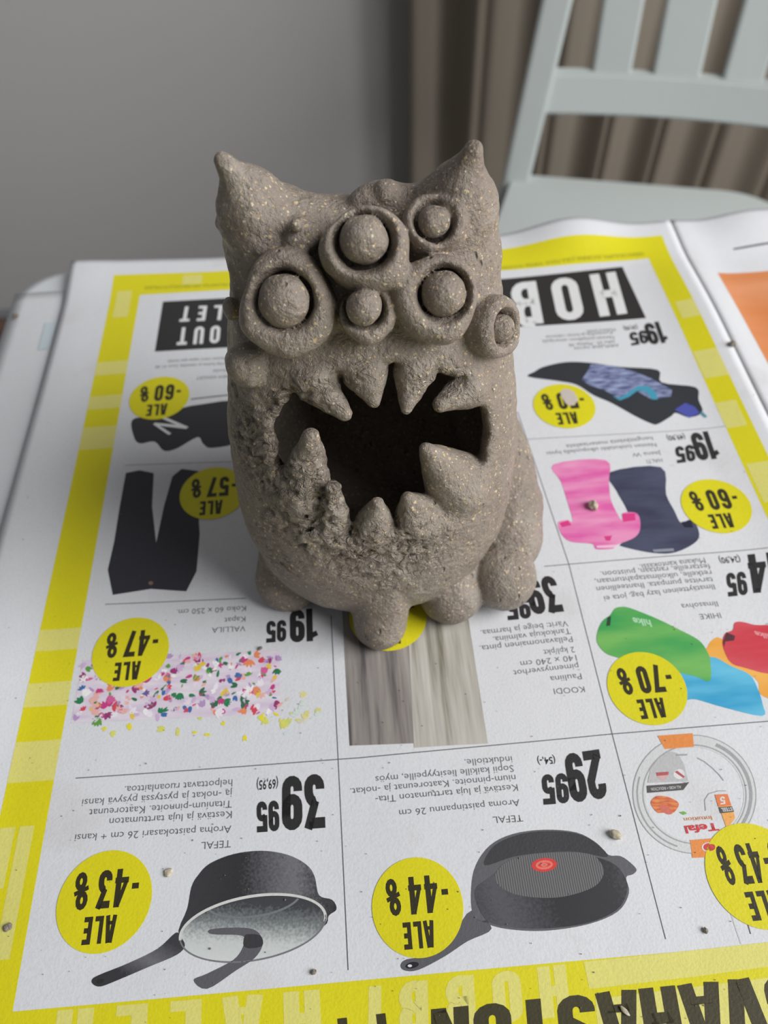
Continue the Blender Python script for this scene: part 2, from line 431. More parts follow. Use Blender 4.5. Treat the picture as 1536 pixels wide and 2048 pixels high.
def glyph(c, w=0.46, t=0.165):
    x0, x1, y0, y1, cx = t / 2, w - t / 2, t / 2, 1 - t / 2, w / 2
    rx = (x1 - x0) / 2; ry = rx * 1.05; S = lambda p, cl=False, tt=t: strip(p, tt, cl)
    loop = lambda a, b: arc(cx, b - ry, rx, ry, 0, 180) + arc(cx, a + ry, rx, ry, 180, 360)
    if c in '0O': return w, S(loop(y0, y1), True)
    if c == 'U': return w, S([(x0, 1)] + arc(cx, y0 + ry, rx, ry, 180, 360) + [(x1, 1)])
    nine = S(loop(0.44, y1), True) + S([(x1, y1 - ry), (x1, y0 + ry)] + arc(cx, y0 + ry, rx, ry, 0, -180) + [(x0, y0 + ry + .06)])
    if c == '9': return w, nine
    if c == '6': return w, [[np.array((w - p[0], 1 - p[1])) for p in q] for q in nine]
    if c == '8': return w, S(loop(0.46, y1), True) + S(loop(y0, 0.54), True)
    if c == '3': return w, S([(0, y1), (x1, y1)]) + S([(x1 + .02, 1), (cx - .02, .5)], tt=t * .9) + S(arc(cx, y0 + .2, rx, .22, 110, 0) + [(x1, y0 + ry)] + arc(cx, y0 + ry, rx, ry, 0, -180) + [(x0, y0 + ry + .05)])
    if c == '5': return w, S([(w, y1), (x0, y1), (x0, .46)]) + S([(x0, .52)] + arc(cx, .40, rx, .16, 130, 0) + [(x1, y0 + ry)] + arc(cx, y0 + ry, rx, ry, 0, -180) + [(x0, y0 + ry + .05)])
    if c == '7': return w, S([(0, y1), (x1, y1), (x0 + .04, 0)])
    if c == '4': return w, S([(x1 - .03, 0), (x1 - .03, 1)]) + S([(x1 - .05, .98), (x0 - .02, .32)], tt=t * .7) + S([(0, .30), (w, .30)], tt=t * .8)
    if c == '2': return w, S([(x0, y1 - ry - .06)] + arc(cx, y1 - ry, rx, ry, 180, 0) + [(x1, .62), (x0, .12)]) + S([(0, y0), (w, y0)])
    if c == '1': return w * .72, S([(w * .5, 0), (w * .5, 1)]) + S([(w * .5, .86), (0, .76)], tt=t * .8)
    if c == '-': return w * .55, S([(0, .48), (w * .5, .48)], tt=t * .8)
    if c == '%': return w, S(arc(cx - .05, .75, .125, .17, 0, 360, 12), True, .15) + S(arc(cx + .05, .25, .125, .17, 0, 360, 12), True, .15) + S([(0, .42), (w, .58)], tt=.12)
    if c == 'A': return w, S([(x0 - .03, 0), (cx - .05, 1)]) + S([(x1 + .03, 0), (cx + .05, 1)]) + S([(x0, .28), (x1, .28)], tt=t * .7)
    if c == 'V': return w, S([(x0 - .03, 1), (cx - .04, 0)]) + S([(x1 + .03, 1), (cx + .04, 0)])
    if c == 'L': return w * .85, S([(x0, 1), (x0, y0), (w * .85, y0)])
    if c == 'E': return w * .85, S([(w * .85, y1), (x0, y1), (x0, y0), (w * .85, y0)]) + S([(x0, .5), (w * .78, .5)])
    if c == 'T': return w, S([(0, y1), (w, y1)]) + S([(cx, 1), (cx, 0)])
    if c == 'H': return w, S([(x0, 0), (x0, 1)]) + S([(x1, 0), (x1, 1)]) + S([(x0, .5), (x1, .5)])
    if c == 'N': return w, S([(x0, 0), (x0, 1)]) + S([(x1, 0), (x1, 1)]) + S([(x0, .95), (x1, .05)])
    if c == 'I': return t, S([(x0, 0), (x0, 1)])
    if c == 'B': return w, S([(x0, 0), (x0, 1)]) + S([(x0, y1), (cx, y1)] + arc(cx, .73, rx, .73 - .5 - .05 + .06, 90, -90) + [(x0, .5)]) + S([(x0, .5), (cx, .5)] + arc(cx, .29, rx, .21, 90, -90) + [(x0, y0)])
    if c == 'S': return w, S([(x1, y1 - ry - .05)] + arc(cx, y1 - ry, rx, ry, 0, 180) + [(x0, .62), (x1, .40)] + arc(cx, y0 + ry, rx, ry, 0, -180) + [(x0, y0 + ry + .05)])
    return w * .22, []
def heavy(name, s, p0, p1, top, mt=BLACK, layer=3, parent=news, gap=0.07, t=0.165, world=False):
    A, B, C_ = (p0, p1, top) if world else (W2(p0), W2(p1), W2(top))
    polys = []; x = 0
    for c in s:
        w, q = glyph(c, t=t); polys += [[(p[0] + x, p[1]) for p in poly] for poly in q]; x += w + gap
    x -= gap; bm = bmesh.new()
    for poly in polys:
        add_poly(bm, [A + (B - A) * (p[0] / x) + (C_ - A) * p[1] for p in poly])
    return finish(name, bm, mt, layer, parent, cut=np.linalg.norm(C_ - A) > 0.012)
_txt = {}
def text(name, s, p0, p1, hpx, mt=GREY, layer=1, parent=news, bold=0.0):
    """one printed line: baseline from p0 to p1 (frame readings), capital height hpx on the baseline's near side"""
    A, B = W2(p0), W2(p1); C_ = W2((p0[0] + hpx * 0.06, p0[1] + hpx))
    cu = bpy.data.curves.new('line', 'FONT'); cu.body = s; cu.resolution_u = 2; cu.offset = bold
    ob = bpy.data.objects.new('line', cu)
    me = bpy.data.meshes.new_from_object(ob)
    bpy.data.objects.remove(ob); bpy.data.curves.remove(cu)
    bm = bmesh.new(); bm.from_mesh(me); bpy.data.meshes.remove(me)
    xs = [v.co.x for v in bm.verts]; a, b = min(xs), max(xs)
    up = C_ - A; up = np.array([0.0, -np.linalg.norm(up)]) if True else up
    for v in bm.verts:
        q = A + (B - A) * ((v.co.x - a) / (b - a)) + up * (v.co.y / 0.72); v.co = (q[0], q[1], 0)
    return finish(name, bm, mt, layer, parent, cut=False)

# --- yellow frame
rect_h('printed_border', -0.482, -0.423, -0.9, 1.399, YEL, 1)
rect_h('printed_border', -0.423, 0.62, 1.335, 1.399, YEL, 1)
rect_h('printed_border', 0.62, 0.664, -0.9, 1.399, YEL, 1)
rect_h('printed_border', -0.423, 0.62, -0.9, 0.104, YEL, 1)
def pale_band(ya, yb, x0=-0.482, x1=-0.423):
    q0, q1 = onz(130, ya)[1], onz(130, yb)[1]; rect_h('pale_block', x0, x1, q1, q0, PALE, 2)
for ya, yb in ((736, 762), (803, 829), (864, 908), (1262, 1304), (1367, 1414), (1482, 1562)): pale_band(ya, yb)
for x0, x1, y0, y1 in ((-.470, -.440, 1.27, 1.35), (-.478, -.46, .23, .30), (-.455, -.437, .155, .30), (-.482, -.455, .095, .15), (-.47, -.423, .03, .075),
                       (.622, .664, .98, 1.05), (.63, .664, 1.14, 1.19), (.62, .655, .86, .92), (.625, .664, .70, .78), (.62, .664, .55, .6),
                       (.05, .28, 1.36, 1.399), (-.34, -.30, 1.36, 1.39), (-.22, -.17, 1.352, 1.399)):
    rect_h('pale_block', x0, x1, y0, y1, PALE, 2)
# ghost letters in the bottom band
z7 = Z(660, 1580, .5703); z5 = Z(0, 1500, .46875)
printed('pale_block', z7([(885, 606), (1536, 536), (1600, 520), (1620, 610), (1290, 655), (905, 700)]), PALE, 2)
printed('pale_block', z7([(925, 735), (1536, 660), (1560, 820), (940, 900)]), PALE, 2)
for s, p0, p1, tp in (('HOBBI', (1128, 1930), (738, 1975), (1140, 2032)), ('HALLH', (640, 1980), (120, 2022), (646, 2090))):
    heavy('pale_lettering', s, p0, p1, tp, PALE, 2, t=.2, gap=.28)
heavy('headline', 'SVAHASTON', (1590, 1948), (862, 2020), (1622, 2072), ink('headline_ink', 62, 58, 36), 4, t=0.185, gap=0.055)
heavy('headline', 'TT', (785, 2026), (662, 2040), (800, 2150), ink('headline_ink', 62, 58, 36), 4, t=0.185, gap=0.30)

# --- divider lines
LW = 0.00028
rule('divider_line', [(663, 1237), (680, 1580), (697, 1942)], LW)
rule('divider_line', [(1034, 830), (1136, 1134), (1222, 1471), (1328, 1880)], LW)
rule('divider_line', [(155, 1560), (720, 1520), (1219, 1472), (1536, 1447), (1620, 1440)], LW)
rule('divider_line', [(213, 1213), (494, 1202)], LW)
rule('divider_line', [(252, 936), (470, 930)], LW * .8)
rule('divider_line', [(1040, 886), (1448, 861)], LW * .8)
rule('divider_line', [(1087, 1138), (1536, 1102)], LW)
rule('divider_line', [(384, 805), (470, 795)], 0.0006, BLACK)
rule('divider_line', [(1463, 508), (1536, 499), (1600, 491)], 0.0011, GREY)

# --- discount badges
def badge(px, py, s, r=0.0540, dx=0.0, sub=None):
    c = W2((px, py)); r *= H
    bm = bmesh.new(); add_poly(bm, [(c[0] + r * math.cos(i * math.pi / 32), c[1] + r * math.sin(i * math.pi / 32)) for i in range(64)])
    b = finish('discount_badge', bm, YEL, 6)
    # the page is read from the far side, so words run towards -x and stand towards -y
    def put(txt, wx, base, hh, xs):
        n = len(txt); p0 = np.array([c[0] + xs * r, c[1] - base * r])
        heavy('badge_text', txt, p0, p0 + np.array([-wx * r, 0]), p0 + np.array([0, -hh * r]), ink('badge_ink', 52, 48, 30), 7, b, gap=.1, t=.17, world=True)
    p = np.array([c[0] - 0.0 * r, c[1]])
    k = 0.46
    # upper line in reading order is nearest the far... word below, figures above
    heavy('badge_text', 'ALE', np.array([c[0] + .30 * r, c[1] - .30 * r]), np.array([c[0] - .36 * r, c[1] - .30 * r]), np.array([c[0] + .30 * r, c[1] - .82 * r]),
          ink('badge_ink', 52, 48, 30), 7, b, gap=.12, t=.19, world=True)
    wl = .70 + dx
    heavy('badge_text', s, np.array([c[0] + wl * r, c[1] + .60 * r]), np.array([c[0] - .66 * r, c[1] + .60 * r]), np.array([c[0] + wl * r, c[1] - .16 * r]),
          ink('badge_ink', 52, 48, 30), 7, b, gap=.11, t=.19, world=True)
    return b
badge(213, 1803, '-43 %', .0550); badge(835, 1815, '-44 %', .0525); badge(1291, 1380, '-70 %', .0525); badge(264, 1307, '-47 %')
badge(428, 992, '-57 %'); badge(321, 802, '-60 %'); badge(1127, 818, '-50 %'); badge(1429, 1017, '-60 %', .0535)
badge(1508, 1752, '35-43 %', .0575, .18); badge(776, 1237, '-50 %', .056)

# --- prices
def price(big, small, b, sm, paren=None):
    heavy('price_text', big, *b, t=.195, gap=.05); heavy('price_text', small, *sm, t=.195, gap=.06)
    if paren: text('price_text', paren[0], paren[1], paren[2], paren[3], BLACK, bold=.02)
price('39', '95', ((649, 1551), (566, 1557), (652, 1659)), ((559, 1604), (515, 1607), (561, 1665)), ('(69,95)', (558, 1562), (515, 1565), 19))
price('29', '95', ((1196, 1502), (1125, 1512), (1215, 1599)), ((1132, 1549), (1081, 1553), (1138, 1609)), ('(54,-)', (1108, 1517), (1072, 1520), 14))
price('39', '95', ((1107, 1156), (1045, 1162), (1127, 1228)), ((1056, 1197), (1010, 1201), (1062, 1241)))
price('19', '95', ((634, 1222), (581, 1226), (636, 1287)), ((574, 1245), (535, 1248), (574, 1288)))
price('14', '95', ((1552, 1110), (1489, 1115), (1566, 1187)), ((1487, 1148), (1448, 1152), (1493, 1195)), ('(24,90)', (1475, 1118), (1433, 1121), 12))
price('19', '95', ((1419, 868), (1376, 872), (1438, 923)), ((1384, 894), (1347, 899), (1390, 927)), ('(49,90)', (1366, 874), (1330, 877), 10))
price('19', '95', ((1320, 650), (1284, 654), (1335, 692)), ((1290, 666), (1256, 671), (1296, 692)), ('(39,90)', (1272, 656), (1244, 659), 8))

# --- small print
for s, p0, p1, h_ in (
    ('TEFAL', (464, 1683), (405, 1687), 15), ('Aroma paistokasari 26 cm + kansi', (465, 1654), (155, 1672), 15),
    ('Kestävä ja luja tarttumaton', (466, 1625), (223, 1640), 15), ('Titanium-pinnoite. Kaatoreunat', (466, 1604), (183, 1622), 15),
    ('ja -nokat ja pystyssä pysyvä kansi', (467, 1583), (169, 1602), 15), ('helpottavat ruoanlaittoa.', (467, 1562), (253, 1576), 15),
    ('TEFAL', (1043, 1633), (984, 1637), 14), ('Aroma paistinpannu 26 cm', (1037, 1602), (798, 1624), 14),
    ('Kestävä ja luja tarttumaton Tita-', (1033, 1572), (751, 1597), 14), ('nium-pinnoite. Kaatoreunat ja -nokat.', (1029, 1553), (701, 1581), 14),
    ('Sopii kaikille liesityypeille, myös', (1025, 1534), (751, 1557), 14), ('induktiolle.', (1022, 1516), (928, 1523), 14),
    ('KOODI', (1166, 1377), (1105, 1381), 12), ('Pauliina', (1160, 1351), (1098, 1357), 12), ('pimennysverhot', (1154, 1331), (1025, 1345), 12),
    ('140 x 240 cm', (1150, 1314), (1039, 1327), 12), ('2 kpl/pkt', (1146, 1298), (1085, 1304), 12), ('Pellavanomainen pinta.', (1142, 1277), (958, 1296), 12),
    ('Tankokuja valmiina.', (1138, 1261), (985, 1278), 12), ('Värit: beige ja harmaa.', (1133, 1246), (960, 1265), 12),
    ('VALLILA', (493, 1257), (426, 1260), 11), ('Kapat', (493, 1238), (451, 1241), 11), ('Koko 60 x 250 cm.', (494, 1217), (356, 1224), 11),
    ('IHIKE', (1436, 1231), (1394, 1234), 11), ('Ilmasohva', (1430, 1208), (1358, 1214), 11), ('Ilmatäytteinen lazy bag, jota ei', (1424, 1174), (1205, 1198), 11),
    ('tarvitse pumpata. Ihanteellinen', (1421, 1160), (1190, 1179), 11), ('retkelle, ulkoilmatapahtumaan,', (1418, 1146), (1187, 1164), 11),
    ('festareille, rantaan, puistoon.', (1415, 1133), (1198, 1149), 11), ('Mukana kantokassi.', (1405, 1121), (1276, 1135), 11),
    ('HALTI', (1321, 922), (1290, 925), 8), ('Jaana W', (1319, 908), (1261, 912), 8), ('Naisten tuiskutakki ulkopuolella hyvin', (1309, 891), (1091, 910), 8),
    ('hengittävästä materiaalista', (1302, 878), (1130, 896), 8),
    ('AIRPLANE NOW', (1235, 693), (1145, 699), 6), ('Jalka 25 . Malleja 38', (1228, 686), (1136, 693), 6), ('Naisten pohjallinen uimaräpylä', (1226, 677), (1083, 686), 6),
    ('Kumipohja ja kevyt rakenne', (1222, 668), (1090, 677), 6), ('Mukana pussi', (1228, 662), (1172, 666), 6),
    ('Miesten retro vapaa-ajan kenkä', (456, 720), (338, 727), 6), ('Kenkä', (453, 744), (428, 746), 6), ('Pohja kumia ja tekstiiliä, koot 41-46', (456, 731), (313, 738), 6), ('NEW KENGÄT', (460, 756), (395, 760), 6)):
    text('body_text', s, p0, p1, h_)
text('body_text', 'HALLIHINTOJA VAIN VERKOSSA JA MYYMÄLÄSSÄ', (458, 572), (292, 581), 6, ink('border_text', 150, 145, 40), 3)
text('body_text', 'VERKKOKAUPPA AVOINNA JOKA PÄIVÄ YMPÄRI VUODEN', (1284, 516), (1000, 540), 6, ink('border_text', 150, 145, 40), 3)

# --- black title blocks
z3 = Z(0, 480, .3711); z8 = Z(960, 420, .41026)
printed('title_block', [(328, 610), (500, 599), (492, 699), (312, 710)], BLACK, 2)
heavy('title_text', 'LET', (447, 616), (366, 620), (443, 646), WHITE, 3, gap=.35)
heavy('title_text', 'OUT', (443, 657), (360, 662), (440, 692), WHITE, 3, gap=.30)
printed('title_block', [(980, 566), (1243, 541), (1290, 643), (1000, 662)], BLACK, 2)
heavy('title_text', 'HOB', (1229, 550), (1018, 573), (1253, 633), WHITE, 3, gap=.24, t=.17)

# --- printed pictures
NAVY = ink('navy', 44, 44, 56)
printed('printed_trousers', z3([(685, 1270), (760, 1256), (835, 1272), (826, 1450), (848, 1645), (890, 1450), (935, 1290), (985, 1250), (1075, 1262), (1078, 1540), (1082, 1600), (1065, 1800), (1010, 1907), (820, 1893), (615, 1925), (588, 1790), (622, 1640), (652, 1450)]), ink('trouser_grey', 50, 49, 57), 2)
printed('printed_button', [(304 + 5 * math.cos(a), 1171 + 4 * math.sin(a)) for a in [i * .785 for i in range(8)]], ink('tan', 128, 108, 90), 3)
printed('printed_sneaker', z3([(720, 985), (830, 965), (960, 930), (1080, 905), (1300, 895), (1300, 1090), (1150, 1138), (1100, 1115), (1070, 1080), (960, 1140), (890, 1152), (840, 1103), (760, 1112), (728, 1075)]), ink('sneaker', 52, 52, 58), 2, True)
printed('printed_stripe', z3([(842, 1002), (1015, 1020), (1010, 1036), (850, 1016)]), WHITE, 3)
printed('printed_stripe', z3([(842, 1002), (930, 1060), (915, 1068), (832, 1010)]), WHITE, 3)
printed('printed_stripe', z3([(880, 965), (1022, 1026), (1008, 1036), (866, 974)]), WHITE, 3)
# curtains advert: pleats run across the picture
def pleats(name, c0, c1, dark, sc):
    mt = mat(name, c0, 0.5, .3); g = N(mt); tc = g.n('ShaderNodeTexCoord')
    mp = g.n('ShaderNodeMapping'); mp.inputs['Scale'].default_value = (sc, sc * .05, 0); g.l(tc.outputs['Object'], mp.inputs[0])
    nz = g.n('ShaderNodeTexNoise', i_Scale=1.0, i_Detail=4.0, i_Roughness=.6); g.l(mp.outputs[0], nz.inputs['Vector'])
    g.l(g.ramp(nz.outputs[0], [(0.34, dark), (0.48, c0), (0.66, c1)]), g.b.inputs['Base Color']); return mt
printed('printed_curtain', [(682, 1170), (820, 1170), (831, 1491), (700, 1496)], pleats('ink_curtain_taupe', lin(136, 130, 127), lin(160, 155, 150), lin(84, 80, 82), 260), 2)
printed('printed_curtain', [(812, 1170), (925, 1170), (975, 1491), (900, 1495), (828, 1500)], pleats('ink_curtain_linen', lin(176, 172, 164), lin(202, 199, 192), lin(120, 116, 102), 240), 3)
# inflatable bags
z3c = Z(1180, 1180, .2318)
def tint(name, a, b, sc=60):
    mt = mat('ink_' + name, a, 0.5, .35); g = N(mt); tc = g.n('ShaderNodeTexCoord')
    mp = g.n('ShaderNodeMapping'); mp.inputs['Rotation'].default_value = (0, 0, .5); mp.inputs['Scale'].default_value = (sc * .5, sc * 2, 0); g.l(tc.outputs['Object'], mp.inputs[0])
    nz = g.n('ShaderNodeTexNoise', i_Scale=1.0, i_Detail=3.0); g.l(mp.outputs[0], nz.inputs['Vector'])
    g.l(g.ramp(nz.outputs[0], [(0.35, a), (0.7, b)]), g.b.inputs['Base Color']); return mt
printed('printed_bag', z3c([(1000, 510), (1060, 440), (1130, 450), (1400, 600), (1600, 720), (1600, 960), (1450, 920), (1400, 780), (1010, 600)]), tint('orange_bag', lin(226, 158, 60), lin(236, 178, 92)), 2, True)
printed('printed_bag', z3c([(1005, 600), (1200, 680), (1360, 755), (1430, 880), (1470, 1010), (1466, 1108), (1140, 1035), (900, 965), (780, 955), (700, 740)]), tint('blue_bag', lin(38, 150, 198), lin(104, 190, 222)), 3, True)
printed('printed_bag', z3c([(165, 240), (205, 185), (260, 170), (340, 182), (560, 270), (760, 368), (920, 455), (990, 545), (1022, 640), (1018, 808), (900, 770), (750, 735), (560, 690), (230, 605), (120, 560), (52, 470), (60, 370), (100, 290)]), tint('green_bag', lin(64, 158, 84), lin(122, 184, 96)), 4, True)
printed('printed_bag', z3c([(1215, 370), (1230, 310), (1290, 298), (1400, 325), (1600, 368), (1600, 730), (1300, 690), (1200, 650), (1150, 570), (1125, 480), (1150, 400)]), tint('red_bag', lin(196, 52, 66), lin(206, 88, 98)), 4, True)
printed('printed_buckle', z3c([(140, 260), (172, 250), (165, 330), (130, 335)]), ink('dark_green', 44, 70, 56), 5)
printed('printed_buckle', z3c([(1160, 390), (1235, 420), (1225, 460), (1150, 470), (1140, 520), (1130, 470)]), ink('dark_red', 84, 48, 56), 5)
text('printed_logo', 'hike', z3c([(505, 285)])[0], z3c([(350, 262)])[0], 14, ink('mint', 170, 214, 178), 5, bold=.03)
text('printed_logo', 'hike', z3c([(1540, 410)])[0], z3c([(1395, 378)])[0], 11, ink('pinkish', 226, 150, 156), 5, bold=.03)
# boots
z5b = Z(1000, 820, .349)
printed('printed_boot', z5b([(622, 375), (915, 343), (945, 500), (990, 590), (1030, 665), (1080, 645), (1125, 690), (1122, 765), (1000, 832), (870, 837), (700, 802), (688, 782), (760, 720), (720, 590), (660, 480)]), tint('navy_boot', lin(58, 60, 82), lin(78, 82, 106), 90), 2, True)
printed('printed_boot', z5b([(303, 330), (600, 305), (618, 430), (632, 540), (690, 650), (700, 608), (780, 612), (797, 690), (765, 748), (660, 792), (640, 812), (545, 815), (522, 785), (400, 772), (345, 725), (328, 662), (382, 648), (412, 655), (380, 540), (345, 430)]), tint('pink_boot', lin(218, 96, 168), lin(232, 158, 196), 90), 3, True)
for q in ([(335, 665), (385, 650), (405, 678), (350, 690)], [(692, 612), (765, 610), (770, 650), (700, 660)], [(590, 742), (635, 738), (625, 768), (600, 766)]):
    printed('printed_strap', z5b(q), ink('magenta', 214, 60, 132), 4)
printed('printed_strap', z5b([(1030, 660), (1085, 648), (1100, 690), (1050, 690)]), ink('dark_navy', 34, 36, 52), 4)
printed('printed_sole', z5b([(545, 796), (665, 790), (650, 806), (550, 808)]), ink('sole', 236, 190, 214), 4)
printed('printed_sole', z5b([(865, 818), (985, 810), (990, 826), (875, 832)]), ink('sole_grey', 140, 146, 160), 4)
# trail shoe
z5c = Z(1040, 640, .2604)
printed('printed_shoe', z5c([(60, 460), (110, 420), (180, 382), (350, 345), (540, 350), (760, 380), (1050, 405), (1080, 500), (1335, 545), (1360, 640), (1390, 735), (1290, 770), (1190, 735), (1150, 762), (1050, 820), (1000, 815), (880, 760), (700, 660), (560, 600), (430, 520), (290, 492)]), ink('shoe_black', 48, 52, 58), 2, True)
printed('printed_panel', z5c([(470, 480), (510, 420), (540, 360), (700, 370), (880, 420), (1000, 470), (1160, 560), (1150, 610), (1000, 630), (880, 560), (750, 620), (640, 560), (520, 520)]), tint('shoe_pattern', lin(74, 82, 120), lin(158, 168, 206), 420), 3)
printed('printed_panel', z5c([(1180, 710), (1260, 660), (1330, 690), (1370, 740), (1290, 775)]), ink('shoe_blue', 76, 84, 168), 3)
printed('printed_panel', z5c([(700, 605), (760, 622), (830, 575), (900, 528), (980, 530), (1040, 580), (1050, 632), (1010, 632), (960, 572), (900, 560), (830, 612), (760, 640)]), ink('shoe_cyan', 66, 150, 178), 4)
printed('printed_panel', z5c([(1385, 725), (1428, 770), (1405, 778), (1370, 745)]), ink('shoe_teal', 90, 140, 160), 3)
# smudge where the figure was rubbed off
printed('ink_smudge', z5c([(305, 590), (330, 555), (380, 560), (410, 580), (438, 640), (400, 680), (350, 670)]), ink('smudge', 198, 188, 180), 8, True)
# floral cloth
z4b = Z(130, 1280, .345)
printed('printed_cloth', z4b([(112, 130), (620, 100), (1250, 70), (1253, 440), (700, 462), (45, 495)]), tint('lilac', lin(222, 216, 224), lin(206, 190, 214), 200), 2)
def petals(name, quad, n, cols, layer, smin, smax):
    """small printed blossoms and leaf sprigs, a few strokes of one colour each"""
    q = [W2(p) for p in quad]; mats = [ink('petal_' + str(c).strip('()').replace(', ', '_'), *c) for c in cols]
    bm = bmesh.new()
    for i in range(n):
        u, v = random.random(), random.random()
        c0 = (q[0] * (1 - u) + q[1] * u) * (1 - v) + (q[3] * (1 - u) + q[2] * u) * v
        k = random.randrange(len(mats)); a0 = random.random() * 6.28; m_ = random.choice((1, 1, 2, 2, 3, 4)); l = random.uniform(smin, smax); sp = random.choice((.75, .55, .4))
        for s in range(m_):
            a = a0 + s * sp; w = l * random.uniform(.32, .6); c = c0 + np.array([math.cos(a), math.sin(a)]) * l * .9; vs = []
            for j in range(8):
                t = j / 8 * 6.283; x, y = l * math.cos(t), w * math.sin(t) * (1 - .3 * math.cos(t))
                vs.append(bm.verts.new((c[0] + x * math.cos(a) - y * math.sin(a), c[1] + x * math.sin(a) + y * math.cos(a), random.random() * 1.2e-5)))
            f = bm.faces.new(vs); f.material_index = k
    for v in bm.verts: v.co.z += zp(v.co.x, v.co.y) + LAY * layer
    for f in bm.faces:
        f.normal_update()
        if f.normal.z < 0: f.normal_flip()
    me = bpy.data.meshes.new(name); bm.to_mesh(me); bm.free()
    o = link(name, me, mats, news); o['kind'] = 'stuff'; return o
petals('printed_flowers', z4b([(125, 140), (1235, 82), (1240, 425), (70, 480)]), 300,
       [(44, 126, 84), (96, 156, 72), (52, 110, 78), (196, 64, 132), (206, 96, 150), (150, 60, 116), (178, 150, 196), (204, 178, 214), (222, 196, 70), (212, 72, 90), (226, 140, 96), (64, 110, 170), (228, 176, 170), (238, 236, 238), (232, 226, 236), (226, 214, 230)], 3, .00055, .0014)
petals('printed_flowers', z4b([(215, 480), (1300, 440), (1320, 560), (230, 590)]), 20, [(226, 216, 60), (214, 214, 110), (200, 214, 120), (206, 222, 214)], 3, .0006, .0014)
petals('printed_flowers', z4b([(1255, 270), (1470, 290), (1470, 470), (1270, 520)]), 14, [(220, 214, 150), (212, 210, 130), (206, 220, 212), (214, 206, 190)], 3, .0006, .0014)

# --- printed saucepan
def shade(name, a, b, ang, span, centre):
    """printed halftone running from a to b across a picture (it is print: it stays with the paper)"""
    mt = mat('ink_' + name, a, 0.45, .4); g = N(mt); tc = g.n('ShaderNodeTexCoord')
    mp = g.n('ShaderNodeMapping'); c = W2(centre)
    mp.vector_type = 'POINT'
    mp.inputs['Location'].default_value = (-(c[0] * math.cos(ang) + c[1] * math.sin(ang)) / span + .5, 0, 0)
    mp.inputs['Rotation'].default_value = (0, 0, -ang); mp.inputs['Scale'].default_value = (1 / span, 1 / span, 1)
    g.l(tc.outputs['Object'], mp.inputs[0]); sx = g.n('ShaderNodeSeparateXYZ'); g.l(mp.outputs[0], sx.inputs[0])
    nz = g.n('ShaderNodeTexNoise', i_Scale=1500.0); g.l(tc.outputs['Object'], nz.inputs['Vector'])
    v = g.math('ADD', sx.outputs[0], g.math('MULTIPLY', g.math('SUBTRACT', nz.outputs[0], .5), .25))
    g.l(g.ramp(v, b if isinstance(b, list) else [(0, a), (1, b)]), g.b.inputs['Base Color']); return mt
def ell(cx, cy, rx, ry, rot=0, n=48, a0=0, a1=360):
    c, s = math.cos(R(rot)), math.sin(R(rot)); o = []
    full = abs(a1 - a0) >= 359
    for i in range(n if full else n + 1):
        a = R(a0 + (a1 - a0) * i / n); x, y = rx * math.cos(a), ry * math.sin(a); o.append((cx + x * c - y * s, cy + x * s + y * c))
    return o
def ellring(name, zf, cx, cy, rx, ry, rot, wd, mt, layer, a0=0, a1=360, wd2=None):
    """printed rim between two ellipses"""
    wd2 = wd if wd2 is None else wd2
    o = [W2(p) for p in zf(ell(cx, cy, rx, ry, rot, 64, a0, a1))]; i_ = [W2(p) for p in zf(ell(cx, cy, rx - wd, ry - wd2, rot, 64, a0, a1))]
    bm = bmesh.new(); n = len(o); full = abs(a1 - a0) >= 359
    for k in range(n if full else n - 1):
        j = (k + 1) % n; add_poly(bm, [o[k], o[j], i_[j], i_[k]])
    return finish(name, bm, mt, layer)
DG = ink('pan_dark', 58, 58, 62); MG = ink('pan_mid', 92, 92, 98)
pot_side = shade('pot_side', lin(70, 70, 74), [(0, lin(66, 66, 70)), (.45, lin(50, 50, 54)), (.72, lin(116, 116, 122)), (.85, lin(70, 70, 74)), (1, lin(44, 44, 48))], 0.0, .050, (505, 1740))
printed('printed_saucepan', z5([(770, 800), (805, 680), (822, 590), (850, 540), (900, 490), (1000, 450), (1120, 436), (1230, 453), (1310, 495), (1345, 545), (1364, 625), (1420, 645), (1438, 685), (1405, 712), (1380, 760), (1200, 840), (900, 850)]), pot_side, 2, True)
printed('printed_saucepan_inside', z5(ell(1083, 762, 318, 132, -10)), shade('pot_inside', lin(50, 52, 56), [(0, lin(214, 218, 218)), (.35, lin(196, 202, 202)), (.55, lin(120, 126, 128)), (.72, lin(66, 68, 72)), (1, lin(60, 62, 66))], 1.45, .023, (508, 1857)), 3)
ellring('printed_rim', z5, 1083, 762, 318, 138, -10, 12, ink('rim_light', 206, 208, 206), 5, 180, 372)
ellring('printed_rim', z5, 1083, 762, 316, 142, -10, 7, ink('rim_grey', 118, 120, 122), 5, 0, 180)
ellring('printed_rim', z5, 1085, 640, 205, 80, -8, 10, ink('rim_inner', 116, 120, 122), 4, 20, 165)
printed('printed_handle', z5([(402, 985), (432, 964), (560, 912), (680, 852), (755, 785), (775, 800), (795, 838), (760, 878), (640, 930), (500, 990), (440, 1012), (410, 1005)]), shade('pot_handle', lin(80, 80, 84), [(0, lin(56, 56, 60)), (.5, lin(110, 110, 116)), (1, lin(62, 62, 66))], 1.1, .010, (290, 1915)), 4, True)
printed('printed_hole', z5(ell(437, 990, 17, 10, -20, 12)), BLACK, 5)
printed('printed_handle', z5([(833, 985), (890, 958), (1000, 900), (1042, 842), (1040, 797), (910, 790), (903, 770), (1000, 762), (1080, 768), (1116, 795), (1124, 838), (1090, 892), (1010, 945), (890, 1022)]), MG, 5, True)
printed('printed_handle', z5([(1065, 790), (1116, 797), (1124, 838), (1075, 850), (1045, 840), (1048, 800)]), DG, 6, True)

